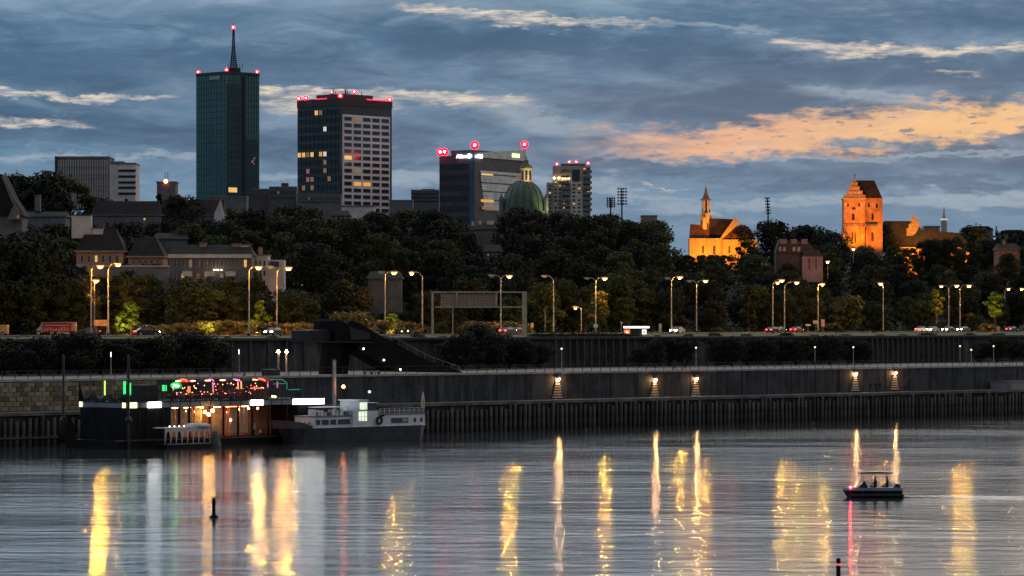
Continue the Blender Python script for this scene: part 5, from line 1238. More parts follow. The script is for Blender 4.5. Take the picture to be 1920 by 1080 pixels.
# red lorry
f = PF('lorry', 'lorry with a wine red printed box body standing by the road at the left', 'lorry', 106, 630, 600); rt = f.root
MB().box(f.x(78), f.x(134), 0, 2.4, f.z(628) + .5, f.z(605.5)).build('cargo_box', mat('wine_red', (.24, .025, .035), .6, 0, .15, .8), rt)
MB().box(f.x(78) - .05, f.x(134) + .05, -.06, 2.46, f.z(605.5) + .002, f.z(604)).build('box_rail', plaster_pink, rt)
for px in (79, 136): MB().box(f.x(px) - .18, f.x(px) + .18, -.05, 2.3, f.z(628) + .4, f.z(604.2)).build('corner_pillar', plaster_pink, rt)
MB().box(f.x(134.6), f.x(141), -.02, 2.4, f.z(627) + .4, f.z(604)).build('door_frame', mat('tail_door', (.4, .2, .18), .6), rt)
MB().side([(f.x(68), .5), (f.x(77.5), .5), (f.x(77.5), f.z(606)), (f.x(74), f.z(612)), (f.x(68), f.z(620))], .1, 2.3).build('cab', plaster_pale, rt)
# pale lettering and plates printed on the box, illegible at this distance: strokes only
rp = random.Random(4); ink = mat('pale_print', (.55, .35, .33), .7)
b = MB()
for i in range(26):
    x_ = f.x(84) + i * (f.x(130) - f.x(84)) / 26; b.box(x_, x_ + .12, -.012, -.002, f.z(611) + rp.uniform(0, .06), f.z(609))
b.build('printed_line', ink, rt)
b = MB()
for i in range(9):
    x_ = f.x(82) + i * (f.x(129) - f.x(82)) / 9; h_ = rp.uniform(.3, .7); b.side([(x_, f.z(621)), (x_ + .16, f.z(621)), (x_ + .42, f.z(621) + h_), (x_ + .28, f.z(621) + h_ + .1)], -.012, -.002)
b.build('printed_letters', ink, rt)
for px, w_ in ((94, .55), (106, .8), (120, .5)): MB().box(f.x(px), f.x(px) + w_, -.02, -.003, f.z(626.5), f.z(623)).build('printed_plate', ink, rt)
for px in (72, 118, 128): wheel(rt, f.x(px), .1, .5); wheel(rt, f.x(px), 2.2, .5)
f = PF('van', 'yellow van cut by the left edge', 'van', 2, 630, 600); rt = f.root
MB().side([(-3.2, .4), (1.1, .4), (1.1, f.z(609)), (-3.2, f.z(609))], 0, 1.9).build('body', mat('van_yellow', (.7, .42, .08), .5), rt)
MB().box(f.x(8), f.x(13), -.03, 1.93, .5, f.z(609.5)).build('rear_frame', plaster_warm, rt)
for x_ in (-2.2, .3): wheel(rt, x_, .1, .4); wheel(rt, x_, 1.8, .4)

# ------------------------------------------------------------ BLACK FOOTBRIDGE TOWER
blk = mat('black_steel', (.006, .006, .008), .8, 0, .3, .5, 0, .1); blk2 = mat('dark_grey_plate', (.022, .025, .032), .7, 0, .3, .5, 0, .2)
q = QF('footbridge', 'black angular stair tower and ramp standing on the promenade', 'footbridge', 650, 12, 7.8); rt = q.root
# silhouette points are taken on its front plane and it is six metres deep
D_ = qY(650, 12)
def P2(l): return [(q.x(a_, 12), q.z(a_, b_, 12)) for a_, b_ in l]
MB().side(P2([(698, 621), (740, 643), (800, 676), (862, 695), (868, 699), (800, 698), (742, 697), (735, 693), (673, 657), (668, 641)]), 0, 3.2).build('stair_ramp', blk, rt)
MB().side(P2([(626, 642), (627, 602), (631, 598), (648, 607), (655, 602), (668, 604), (697, 620.5), (700, 632), (672, 641)]), -.25, 4.2).build('stair_head', blk, rt)
MB().side(P2([(583, 639), (583, 620), (625.6, 618), (625.6, 640)]), .6, 4).build('lookout_deck', blk2, rt)
MB().side(P2([(582, 640.5), (582, 639.2), (700, 641.2), (690, 643.5)]), -.5, 4.4).build('deck_edge', blk2, rt)
MB().side(P2([(617, 643), (648, 644), (634, 702), (610, 702)]), .2, 1.4).build('leaning_leg', blk, rt)
MB().side(P2([(640, 644.1), (672, 645), (667, 702), (634.5, 702)]), 1.6, 3.8).build('tower_leg', blk, rt)
for ya in (-.05, 3.25):
    rr0 = P2([(699, 612), (742, 634), (802, 667), (862, 688)]); MB().tube([(a_, ya, b_) for a_, b_ in rr0], .04, 5).build('ramp_rail', frame_grey, rt)
    for k_ in range(12):
        t_ = k_ / 11 * 2.999; i_ = int(t_); fr_ = t_ - i_; a_ = rr0[i_][0] * (1 - fr_) + rr0[i_ + 1][0] * fr_; b_ = rr0[i_][1] * (1 - fr_) + rr0[i_ + 1][1] * fr_
        MB().box(a_ - .03, a_ + .03, ya - .02, ya + .02, b_ - .75, b_).build('rail_post', frame_grey, rt)
MB().side(P2([(652, 612), (690, 624), (692, 636), (655, 637)]), -.32, -.255).build('cladding_panel', blk2, rt)
for px, py in ((637, 631), (681, 654), (719, 675), (750, 693)):
    MB().ball((q.x(px, 12), -.1, q.z(px, py, 12)), .12, 6).build('deck_light', glow_mat('deck_white', (1, .97, .9), 12), rt)
q = QF('park_bench', 'long dark bench on the lit paving under the footbridge ramp', 'bench', 695, 14, 7.8)
MB().box(q.x(682), q.x(712), -.25, .25, .42, .5).build('seat', dark_metal, q.root)
for px in (684, 697, 710): MB().box(q.x(px) - .05, q.x(px) + .05, -.2, .2, 0, .419).build('leg', dark_metal, q.root)
MB().box(q.x(682), q.x(712), .26, .31, .6, .9).build('backrest', dark_metal, q.root)
q = QF('container', 'small grey container on the promenade beside the black footbridge leg', 'container', 518, 12, 7.8)
MB().box(-.9, .7, 0, 2, 0, .95).build('body', dark_metal, q.root); MB().box(-1, .8, -.1, 2.1, .951, 1.05).build('lid', frame_grey, q.root)
q = QF('kiosk', 'pale low kiosk on the quay at the far right edge', 'kiosk', 1900, 2.2, 4.1)
MB().box(q.x(1882), q.x(1935), -1.5, 2.8, -.1, q.z(1900, 716)).build('body', mat('kiosk_grey', (.22, .22, .25), .7, 0, .15, .5), q.root)
MB().box(q.x(1882) - .1, q.x(1935), -1.6, 2.9, q.z(1900, 716) + .002, q.z(1900, 714.5)).build('roof', plaster_grey, q.root)

# ------------------------------------------------------------ PEOPLE
skin = mat('skin', (.35, .22, .16), .7); cloth_d = mat('dark_clothes', (.03, .03, .04), .9); cloth_r = mat('dull_red_clothes', (.2, .05, .05), .9); cloth_p = mat('pale_clothes', (.4, .38, .35), .9); hair_m = mat('dark_hair', (.02, .015, .01), .8)
def person(loc, rz, pose, m, label, grp=None):
    """one skinned body: pelvis, spine, head, two arms, two legs"""
    o = thing('person', label, 'person', loc, rz, grp)
    if pose == 'sit':
        P = dict(pel=(0, 0, .46), ch=(0, .04, .86), nk=(0, .02, 1.0), hd=(0, -.02, 1.16), hp=[(.1, 0, .44), (-.1, 0, .44)], kn=[(.14, -.42, .46), (-.14, -.42, .46)], an=[(.14, -.46, .08), (-.14, -.42, .08)], ft=[(.14, -.6, .04), (-.14, -.58, .04)],
                 sh=[(.19, .03, .93), (-.19, .03, .93)], eb=[(.26, -.08, .68), (-.26, -.06, .68)], ha=[(.15, -.32, .66), (-.12, -.32, .6)])
    elif pose == 'walk':
        P = dict(pel=(0, 0, .94), ch=(0, -.02, 1.32), nk=(0, -.03, 1.48), hd=(0, -.05, 1.66), hp=[(.1, 0, .9), (-.1, 0, .9)], kn=[(.1, -.16, .5), (-.1, .08, .49)], an=[(.1, -.2, .09), (-.1, .36, .13)], ft=[(.1, -.36, .04), (-.1, .26, .05)],
                 sh=[(.2, -.02, 1.42), (-.2, -.02, 1.42)], eb=[(.26, .12, 1.14), (-.26, -.1, 1.14)], ha=[(.25, .1, .9), (-.22, -.28, .94)])
    else:
        P = dict(pel=(0, 0, .94), ch=(0, 0, 1.32), nk=(0, 0, 1.48), hd=(0, -.02, 1.66), hp=[(.1, 0, .9), (-.1, 0, .9)], kn=[(.12, -.02, .49), (-.12, -.02, .49)], an=[(.13, 0, .09), (-.13, 0, .09)], ft=[(.15, -.16, .04), (-.15, -.16, .04)],
                 sh=[(.2, 0, 1.42), (-.2, 0, 1.42)], eb=[(.27, .03, 1.14), (-.27, .03, 1.14)], ha=[(.2, -.2, 1.02), (-.24, -.05, .88)])
    vs = [P['pel'], P['ch'], P['nk']]; rad = [.15, .17, .06]; ed = [(0, 1), (1, 2)]
    top_ = (P['hd'][0], P['hd'][1], P['hd'][2] + .08); vs += [P['hd'], top_]; rad += [.095, .075]; ed += [(2, 3), (3, 4)]
    for s_ in (0, 1):
        i = len(vs); vs += [P['hp'][s_], P['kn'][s_], P['an'][s_], P['ft'][s_]]; rad += [.1, .065, .045, .04]; ed += [(0, i), (i, i + 1), (i + 1, i + 2), (i + 2, i + 3)]
        i = len(vs); vs += [P['sh'][s_], P['eb'][s_], P['ha'][s_]]; rad += [.07, .045, .035]; ed += [(1, i), (i, i + 1), (i + 1, i + 2)]
    me = bpy.data.meshes.new('body'); me.from_pydata(vs, ed, []); me.materials.append(m)
    bo = link('body', me, o); md = bo.modifiers.new('Skin', 'SKIN'); md.use_smooth_shade = True
    for i, r_ in enumerate(rad): me.skin_vertices[0].data[i].radius = (r_, r_)
    me.skin_vertices[0].data[0].use_root = True
    bo.modifiers.new('Sub', 'SUBSURF').levels = 1; bo.modifiers['Sub'].render_levels = 1
    h_ = P['hd']
    MB().ball((h_[0], h_[1] - .012, h_[2] + .015), .1, 10, sz=1.15).build('face', skin, o, True)
    MB().lathe([(.113, h_[2] + .02), (.112, h_[2] + .07), (.08, h_[2] + .13), (.01, h_[2] + .155)], 10, (h_[0], h_[1] + .012)).build('hair', hair_m, o, True)
    return o
def qp(px, b, z): x_, y_ = q2w(qa(px, b), b); return (x_, y_, z)
person(qp(1632, 1.0, 4.12), 3.6, 'stand', cloth_d, 'person standing at the edge of the low quay, left one of the far group')
person(qp(1642, 1.2, 4.12), 2.6, 'stand', cloth_d, 'person in dark clothes standing at the middle of the far group on the low quay')
person(qp(1650, 1.0, 4.12), 3.2, 'walk', cloth_d, 'person walking on the low quay at the right end of the far group')
person(qp(458, 12, 7.82), 2.2, 'walk', cloth_d, 'person walking on the promenade between the trees and the orange light columns')
person(qp(1265, 11, 7.82), 4.2, 'walk', cloth_d, 'person walking on the promenade left of the first wall lights pair')
person(qp(1283, 12, 7.82), 1.2, 'walk', cloth_d, 'person walking on the promenade right of the black tree group')

# ------------------------------------------------------------ RESTAURANT BARGE
BB = -16.3
q = QF('restaurant_barge', 'long dark two storey restaurant barge moored at the quay with white lit panels', 'boat', 360, BB, 0.0); rt = q.root
X_ = lambda px, y=0.0: qa(px, BB + y) - q.a0
def yend(px):      # how far back along the end wall a column of the photograph lies
    lo, hi = 0.0, 14.0
    for _ in range(40):
        m_ = (lo + hi) / 2; x_, y_ = q2w(qa(CR, BB), BB + m_)
        if 960 + F * x_ / y_ > px: lo = m_
        else: hi = m_
    return lo
CR = 238
hullm = mat('barge_hull', (.008, .008, .010), .6, 0, .4, .5, 0, .15); wallm = mat('barge_wall', (.010, .010, .012), .7, 0, .4, .6, 0, .1)
MB().side([(X_(212), 1.0), (X_(212), -.6), (X_(612), -.6), (X_(612), 1.0)], -.4, 9.5).build('hull', hullm, rt)
MB().box(X_(212), X_(612), -.5, -.4, .9, 1.1).build('rubbing_strake', mat('strake', (.06, .06, .06), .6), rt)
MB().box(X_(CR) + .05, X_(318), .05, 9, 1.001, 4.85).build('dark_wall', wallm, rt)
sp_ = MB().box(-.04, .04, -.03, .05, 1.05, 4.8).mesh('wall_seam', blk2)
for i in range(5): link('wall_seam', sp_, rt, (X_(246 + i * 15), 0, 0))
for i in range(6): link('wall_seam', sp_, rt, (X_(CR) + .05, .8 + i * 1.5, 0), math.pi / 2 * 3)
MB().box(X_(318), X_(606), 5.2, 5.4, 1.001, 4.85).build('inner_wall', mat('inner_wall', (.30, .17, .10), .8, 0, .3, .6), rt)
MB().box(X_(560), X_(606), .1, 5.2, 1.001, 4.85).build('dark_wall', wallm, rt)
MB().box(X_(CR) - .1, X_(607), -.1, 9.2, 5.55, 5.6).build('upper_deck', wallm, rt)
fz0, fz1 = 4.92, 5.548
MB().box(X_(CR), X_(607), .02, 9.1, fz0, fz1).build('deck_edge', mat('fascia_grey', (.20, .22, .27), .5, 0, .2, .4), rt)
MB().box(X_(CR) - .12, X_(CR) - .005, .25, .75, fz0, fz1).build('light_panel', glow_mat('panel_yellow', (1, .92, .5), 1.6), rt)
MB().box(X_(CR) - .12, X_(CR) - .005, 8.5, 9.0, fz0, fz1).build('light_panel', MATS['panel_yellow'], rt)
segs = [(241, 256, 'y'), (277, 301, 'w'), (470, 492, 'w'), (549, 607, 'w')]
for a_, b_, k_ in segs:
    MB().box(X_(a_), X_(b_), -.12, .015, fz0 - .03, fz1 + .03).build('light_panel', glow_mat('panel_yellow', (1, .92, .5), 1.6) if k_ == 'y' else glow_mat('panel_white', (1, 1, .95), 9.0), rt)
pj = MB().box(-.03, .03, -.03, .02, fz0, fz1).mesh('fascia_joint', wallm)
x_ = 262
while x_ < 600: link('fascia_joint', pj, rt, (X_(x_), 0, 0)); x_ += 19
# poles of the lower deck and curtains
for px in (320, 338, 357, 395, 421, 448, 475, 505, 540): MB().box(X_(px) - .1, X_(px) + .1, .1, .3, 1.0, 4.9).build('deck_post', wallm, rt)
cur = mat('curtain', (.55, .40, .28), .85, 0, .2, 2)
for i, px in enumerate((323, 327, 337, 342, 347, 356, 360, 372, 378, 405, 410, 414, 424, 436, 441, 446, 456, 464)):
    b = MB(); w_ = .55
    for k_ in range(5): b.box(X_(px) + k_ * .12, X_(px) + k_ * .12 + .1, .6 + .06 * (k_ % 2), .7 + .06 * (k_ % 2), 1.9 - (.4 if i > 8 else 0), 4.75)
    b.build('curtain', cur, rt)
for px, h_, m_ in ((382, 4.2, 'w'), (389, 3.9, 'w'), (396, 4.35, 'w')):
    hl = MB().tube([(X_(px), -.25, h_ + .1), (X_(px), -.1, 6.6)], .015, 4).build('hanging_lamp', dark_metal, rt); MB().ball((X_(px), -.25, h_), .2, 8).build('bulb', glow_mat('bulb_amber', (1, .5, .12), 60), hl)
redl = glow_mat('bulb_red', (1, .10, .04), 30); warml = glow_mat('bulb_warm', (1, .48, .18), 30)
for px, h_, m_, y_ in ((424, 4.1, redl, .9), (433, 4.3, redl, 1.5), (440, 4.3, warml, 1.2), (448, 4.4, warml, 1.0), (452, 3.9, redl, 2), (432, 3.1, warml, .6), (466, 4.5, warml, .8), (483, 4.5, warml, .8), (332, 4.3, warml, 2), (350, 4.3, warml, 2), (366, 4.2, warml, 2.5), (412, 3.4, warml, 2.5)):
    MB().ball((X_(px, y_), y_, h_), .13, 6).build('deck_lamp', m_, rt)
for px, m_ in ((330, warml), (352, warml), (376, warml), (408, warml), (430, redl), (444, redl), (460, warml)):
    MB().box(X_(px, 3.6) - .5, X_(px, 3.6) + .5, 3.6, 3.8, 4.6, 4.7).build('ceiling_lamp', m_, rt)
MB().box(X_(384), X_(398), -.3, .5, 1.9, 1.98).box(X_(384), X_(398), -.3, -.2, 1.1, 1.2).box(X_(384), X_(398), -.3, -.2, 1.5, 1.56).build('lit_counter', plaster_warm, rt)
# railing round the upper deck
MB().box(X_(CR), X_(606), -.04, .02, 6.55, 6.62).build('deck_rail', dark_metal, rt)
MB().box(X_(CR) - .04, X_(CR) + .02, .03, 9.1, 6.55, 6.62).build('deck_rail', dark_metal, rt)
MB().box(X_(CR) - .03, X_(CR) + .01, .03, 9.1, 6.05, 6.09).build('deck_rail', dark_metal, rt)
rp_ = MB().box(-.03, .03, -.05, .03, 5.6, 6.55).mesh('rail_post', dark_metal)
for i in range(10): link('rail_post', rp_, rt, (X_(CR), .3 + i * .95, 0))
x_ = 240
while x_ < 606: link('rail_post', rp_, rt, (X_(x_), 0, 0)); x_ += 9
b = MB(); rr = random.Random(9)
for i in range(520):
    yy_ = rr.uniform(.2, 9.0); s_ = rr.uniform(.06, .16); z_ = 5.65 + rr.random() * .75 * (.6 + .4 * math.sin(yy_ * 2.1)); xx_ = X_(CR) + .12 + rr.uniform(-.15, .15)
    b.add([(xx_, yy_ - s_, z_), (xx_ - .05, yy_, z_ - s_), (xx_, yy_ + s_, z_ + .03), (xx_ + .04, yy_, z_ + s_)], [(0, 1, 2, 3)])
o = b.build('planter_foliage', leaf_dark, rt)
MB().side([(-.5, 5.6), (.5, 5.6), (.35, 7.6)], -.1, .1).build('bow_fin', blk, rt, loc=(X_(CR), 8.7, 0), rz=math.pi / 2)
# upper deck lights and furniture
grn = glow_mat('neon_green', (.05, 1, .25), 1.0); grnw = glow_mat('neon_green_bright', (.15, 1, .35), 14); mag = glow_mat('neon_magenta', (1, .12, .6), 2.0); redn = glow_mat('neon_red', (1, .06, .02), 6.0); orn = glow_mat('neon_orange', (1, .38, .12), 1.3); teal = glow_mat('neon_teal', (.05, .6, .4), .22); lime = glow_mat('neon_lime', (.5, 1, .1), 1.5)
def zq(px, py, y=0): return qz(px, py, BB + y)
for px, w_, a_, b_, m_ in ((197, 1.5, 714, 741, lime), (234, 3.5, 715, 740, grn), (241, 2, 716, 740, grn), (245, 1.2, 718, 741, grn), (307, 3.5, 722, 733, grn), (312, 1, 722, 733, grn)):
    MB().box(X_(px, 2.5) - w_ * .045, X_(px, 2.5) + w_ * .045, 2.5, 2.6, zq(px, b_, 2.5), zq(px, a_, 2.5)).build('light_strip', m_, rt)
o = MB().ball((0, 0, 0), 1, 16).build('oval_neon', grnw, rt); o.location = (X_(330, 1.8), 1.8, zq(330, 723, 1.8)); o.scale = (.5, .12, .14); o.rotation_euler = (0, R(12), 0)
o = MB().ball((0, 0, 0), 1, 16).build('neon_glass_shade', glow_mat('shade_green', (.02, .75, .12), .5), rt); o.location = (X_(330, 2.0), 2.0, zq(330, 723, 2.0)); o.scale = (.95, .1, .42)
def tube_(pts, m, r=.05, y=2.2, name='light_strip'):
    MB().tube([(X_(a_, y), y, zq(a_, b_, y)) for a_, b_ in pts], r, 6).build(name, m, rt)
tube_([(336, 714), (341, 711.5), (347, 712), (352, 716)], redn, .09)
tube_([(391, 712), (396, 711), (401, 714)], mag, .07); tube_([(438, 711), (445, 712), (450, 714)], mag, .08)
tube_([(474, 711), (477, 710), (478, 712), (475, 713)], redn, .05); tube_([(485, 710), (492, 711), (497, 714)], redn, .09); tube_([(470, 728), (490, 727.6)], redn, .06)
for px in (400, 447, 453): tube_([(px - 1, 715), (px, 738)], orn if px > 420 else glow_mat('neon_salmon', (1, .35, .35), .7), .09, name='light_column')
for px in (353, 356, 325): tube_([(px, 724), (px, 739)], glow_mat('dim_orange', (1, .4, .15), .8), .07, name='light_column')
for px in (502, 520): tube_([(px, 715), (px, 727)], glow_mat('dim_pink', (1, .2, .4), .5), .09, name='light_column')
tube_([(508, 711), (530, 712), (538, 718), (538, 730)], teal, .05); tube_([(541, 731), (562, 730)], teal, .05); tube_([(512, 720), (536, 719)], teal, .04)
for px, z_ in ((509, 747), (514, 747.5)): MB().ball((X_(px), -.2, zq(px, z_) + .25), .14, 8).build('deck_lantern', glow_mat('lantern_yellow', (1, .85, .3), 5), rt)
MB().box(X_(455, 1.0), X_(504, 1.0), 1.0, 4, 5.601, zq(480, 729, 1)).build('bar_counter', mat('bar_dark', (.08, .05, .05), .7), rt)
MB().box(X_(262, 2), X_(297, 2), 2, 5, 5.601, zq(280, 722, 2)).build('stair_housing', blk2, rt)
# strings of small party bulbs under the canopies
rs = random.Random(17); cols_ = [glow_mat('party_red', (1, .12, .05), 6), glow_mat('party_orange', (1, .42, .12), 6), glow_mat('party_pink', (1, .2, .35), 4)]
bulb_ms = [MB().ball((0, 0, 0), .06, 6).mesh('party_bulb', m_) for m_ in cols_]
for i in range(80):
    px = rs.uniform(322, 505); y_ = rs.uniform(.3, 3.5); link('party_bulb', rs.choice(bulb_ms), rt, (X_(px, y_), y_, 5.6 + rs.choice([rs.uniform(.75, 1.1), rs.uniform(1.2, 2.1)])))
for px in (335, 362, 390, 418, 445, 478): MB().box(X_(px, 2.3) - .3, X_(px, 2.3) + .3, 2.2, 2.5, 8.0, 8.06).build('red_fill_light', glow_mat('red_fill_glow', (1, .22, .08), 40), rt)  # made-up red fill lights, added to redden the deck furniture
# canopies, tables and chairs are things of their own
def quay_pt(px, y): x_, y_ = q2w(qa(px, BB + y), BB + y); return x_, y_
def parasol(px, y, z, w, h, m, label):
    x_, y_ = quay_pt(px, y); o = thing('parasol', label, 'parasol', (x_, y_, z), YAW, 'parasols on the barge deck')
    MB().tube([(0, 0, 0), (0, 0, h)], .04, 6).build('pole', dark_metal, o)
    MB().lathe([(w, h - .45), (w * .97, h - .38), (w * .4, h - .1), (.03, h)], 8).build('canopy', m, o)
    MB().lathe([(.35, 0), (.3, .1)], 8).build('base', dark_metal, o)
canv = mat('dark_canvas', (.03, .03, .035), .9); canr = mat('rust_canvas', (.35, .06, .03), .9)
for px, lb, m_ in ((344, 'parasol with a red edge beside the green oval neon', canr), (386, 'dark parasol left of the magenta light', canv), (432, 'dark parasol between the two magenta lights', canv), (468, 'dark parasol above the bar on the barge', canv), (495, 'rust coloured parasol at the right end of the bar', canr)):
    parasol(px, 3.2, 5.6, 1.25, 2.7, m_, lb)
wood = mat('table_wood', (.25, .12, .07), .7); seatm = mat('seat_red', (.25, .05, .05), .7)
def table():
    o = thing('table', 'small table with red lit top on the upper deck of the barge', 'table', (0, 0, 5.6), YAW, 'tables on the upper deck')
    MB().box(-.45, .45, -.45, .45, .7, .75).build('table_top', wood, o); MB().tube([(0, 0, 0), (0, 0, .7)], .04, 5).build('leg', dark_metal, o); MB().box(-.25, .25, -.25, .25, 0, .04).build('base', dark_metal, o)
    return o
def chair():
    o = thing('chair', 'chair at a table on the upper deck of the barge', 'chair', (0, 0, 5.6), YAW, 'chairs on the upper deck')
    MB().box(-.22, .22, -.22, .22, .42, .47).build('seat', seatm, o); MB().box(-.22, .22, .19, .24, .48, .92).build('backrest', seatm, o)
    for a_ in (-.19, .19):
        for b_ in (-.19, .19): MB().box(a_ - .02, a_ + .02, b_ - .02, b_ + .02, 0, .419).build('leg', dark_metal, o)
    return o
tb, ch_ = copies(table()), copies(chair())
TPL = {316: 'the leftmost table of the upper deck', 333: 'the table below the green oval neon', 350: 'the table right of the green oval neon', 367: 'the table left of the magenta light', 384: 'the table under the left magenta light',
       405: 'the table right of the left magenta light', 422: 'the table left of the orange columns', 438: 'the table in front of the orange columns'}
for px, y in ((316, 1.3), (333, 1.0), (350, 1.6), (367, 1.0), (384, 1.5), (405, 1.0), (422, 1.5), (438, 1.0)):
    o = next(tb); o['label'] = 'small red lit ' + TPL[px][4:] ; x_, y_ = quay_pt(px, y); o.location = (x_, y_, 5.6)
    for s_ in (-1, 1):
        c_ = next(ch_); c_['label'] = ('left' if s_ < 0 else 'right') + ' chair at ' + TPL[px]; x_, y_ = quay_pt(px + s_ * 9, y); c_.location = (x_, y_, 5.6); c_.rotation_euler = (0, 0, YAW + (-1.57 * s_))
for i, (px, y, pose, m_, lb) in enumerate(((325, 1.0, 'sit', cloth_d, 'seated guest in dark clothes below the green oval neon'), (343, 1.6, 'sit', cloth_r, 'seated guest in red lit clothes right of the green oval neon'), (374, 1.0, 'sit', cloth_d, 'seated guest at the table left of the magenta light'),
        (393, 1.5, 'sit', cloth_r, 'seated guest under the left magenta light'), (414, 1.2, 'stand', cloth_r, 'guest standing between the two magenta lights'), (430, 1.4, 'sit', cloth_p, 'seated guest in pale clothes left of the orange light columns'),
        (462, .6, 'stand', cloth_d, 'guest standing at the left end of the bar on the barge'))):
    person((*quay_pt(px, y), 5.6), YAW + (1.2 if i % 2 else -1.3), pose, m_, lb)
person((*quay_pt(477, 1.0), 1.1), YAW + .3, 'stand', cloth_p, 'guest in pale clothes standing on the lower deck of the barge')
person((*quay_pt(446, 1.5), 1.1), YAW - .5, 'stand', cloth_r, 'guest in red lit clothes inside the lower deck of the barge')
for px, b_, lb in ((483, .9, 'small dark table on the lower deck'),):
    o = thing('table', 'dark table with a white menu card on the lower deck of the barge', 'table', (*quay_pt(px, b_), 1.1), YAW); MB().box(-1, .8, -.4, .4, .72, .77).build('table_top', dark_metal, o)
    for a_ in (-.8, .6): MB().box(a_, a_ + .06, -.3, .3, 0, .719).build('leg', dark_metal, o)
    MB().box(-.1, .35, -.42, -.40, .3, .7).build('menu_card', plaster_pale, o)
def moor(px, b, top_, bot, r_, label):
    qq = QF('mooring_pile', label, 'mooring pile', px, b, -1.0); MB().tube([(0, 0, 0), (0, 0, qq.z(px, top_, b))], [r_, r_ * .8], 8).build('pile', mat('pile_steel', (.035, .05, .055), .5, .3), qq.root)
    MB().lathe([(r_ * .9, qq.z(px, top_, b)), (.02, qq.z(px, top_, b) + .25)], 8).build('cap', dark_metal, qq.root)
    MB().lathe([(r_ * 2.2, qq.z(px, 792, b)), (r_ * 2.6, qq.z(px, 788, b)), (r_ * 1.2, qq.z(px, 780, b))], 10).build('collar', dark_metal, qq.root); return qq
moor(119, -17.5, 668, 830, .16, 'tall dark mooring pile left of the barge')
moor(241, -17.0, 668, 830, .17, 'tall dark mooring pile in front of the green lights')
moor(627, -12, 676, 830, .26, 'thick pale mooring pile between the barge and the houseboat')
C.objects[-1]
for o in list(C.objects):
    if o.name.startswith('mooring_pile') and 'pale' in o.get('label', ''):
        for c_ in o.children: 
            if c_.name.startswith('pile'): c_.data.materials[0] = mat('pile_pale', (.42, .42, .38), .6)
q2 = QF('dinghy', 'black dinghy hull hauled up on the pontoon left of the barge', 'boat', 122, -17.9, 1.0); 
MB().side([(-.7, 0), (1.1, 0), (1.0, .8), (.6, 2.2), (-.1, 3.1), (-.5, 2.4), (-.9, 1.0)], -.9, .1).build('hull', blk, q2.root)
# draped launch in front of the barge
q2 = QF('covered_launch', 'small launch under a white canopy with swagged curtains in front of the barge', 'boat', 343, -19.4, 0.0); rt2 = q2.root
xq = lambda px: qa(px, -19.4) - q2.a0
white_c = mat('white_canvas', (.55, .53, .55), .85, 0, .08, 1)
MB().side([(xq(300), .55), (xq(303), -.2), (xq(383), -.2), (xq(387), .55)], -1.0, 1.0).build('hull', hullm, rt2)
MB().box(xq(303), xq(384), -1.05, -1.0, .5, .62).build('gunwale', mat('gunwale', (.2, .2, .2), .6), rt2)
MB().box(xq(298), xq(386), -1.15, 1.15, 2.46, 2.56).build('canopy', white_c, rt2)
MB().lathe([(1.55, 2.561), (1.5, 2.8), (1.1, 2.98), (.1, 3.02)], 16, (xq(371), 0)).build('canopy_hump', white_c, rt2, True)
for i in range(9):
    px = 299 + i * 10.5
    MB().tube([(xq(px), -1.0, .5), (xq(px), -1.0, 2.45)], .03, 4).build('post', white_c, rt2)
    if i < 8:
        b = MB(); n_ = 9; w_ = xq(px + 10.5) - xq(px); zc_ = [2.45 - 1.55 * ((abs(k_ / (n_ - 1) * 2 - 1)) ** 2.6) - .32 for k_ in range(n_)]
        for k_ in range(n_ - 1):
            xa, xb_ = xq(px) + w_ * k_ / (n_ - 1), xq(px) + w_ * (k_ + 1) / (n_ - 1); ya, yb = -1.08 - .06 * (k_ % 2), -1.08 - .06 * ((k_ + 1) % 2)
            b.add([(xa, ya, 2.45), (xb_, yb, 2.45), (xb_, yb, zc_[k_ + 1]), (xa, ya, zc_[k_]), (xa, ya + .03, 2.45), (xb_, yb + .03, 2.45), (xb_, yb + .03, zc_[k_ + 1]), (xa, ya + .03, zc_[k_])], [(0, 1, 2, 3), (7, 6, 5, 4), (3, 2, 6, 7)])
        b.build('swag_curtain', white_c, rt2)
for i in range(4): MB().ball((xq(309 + i * 9), -.9, 2.72), .09, 6).build('canopy_light', glow_mat('canopy_bulb', (1, .7, .55), 6), rt2)
# round fender bollard on the pontoon
q2 = QF('bollard', 'stubby grey bollard float right of the draped launch', 'bollard', 404, -18.3, 0.0)
MB().lathe([(.7, -.4), (.72, .3), (.5, 1.1), (.38, 1.9), (.1, 2.1)], 14).build('float', mat('float_grey', (.10, .10, .11), .6), q2.root, True)
# orange lantern on a thin pole
q2 = QF('lantern_post', 'thin post with a small orange star bright lantern behind the houseboat', 'lamp', 644, -13, 0)
MB().tube([(0, 0, -1), (0, 0, q2.z(644, 727))], .05, 5).build('pole', dark_metal, q2.root); MB().ball((0, 0, q2.z(644, 725)), .2, 8).build('lantern', glow_mat('lantern_orange', (1, .28, .06), 60), q2.root)

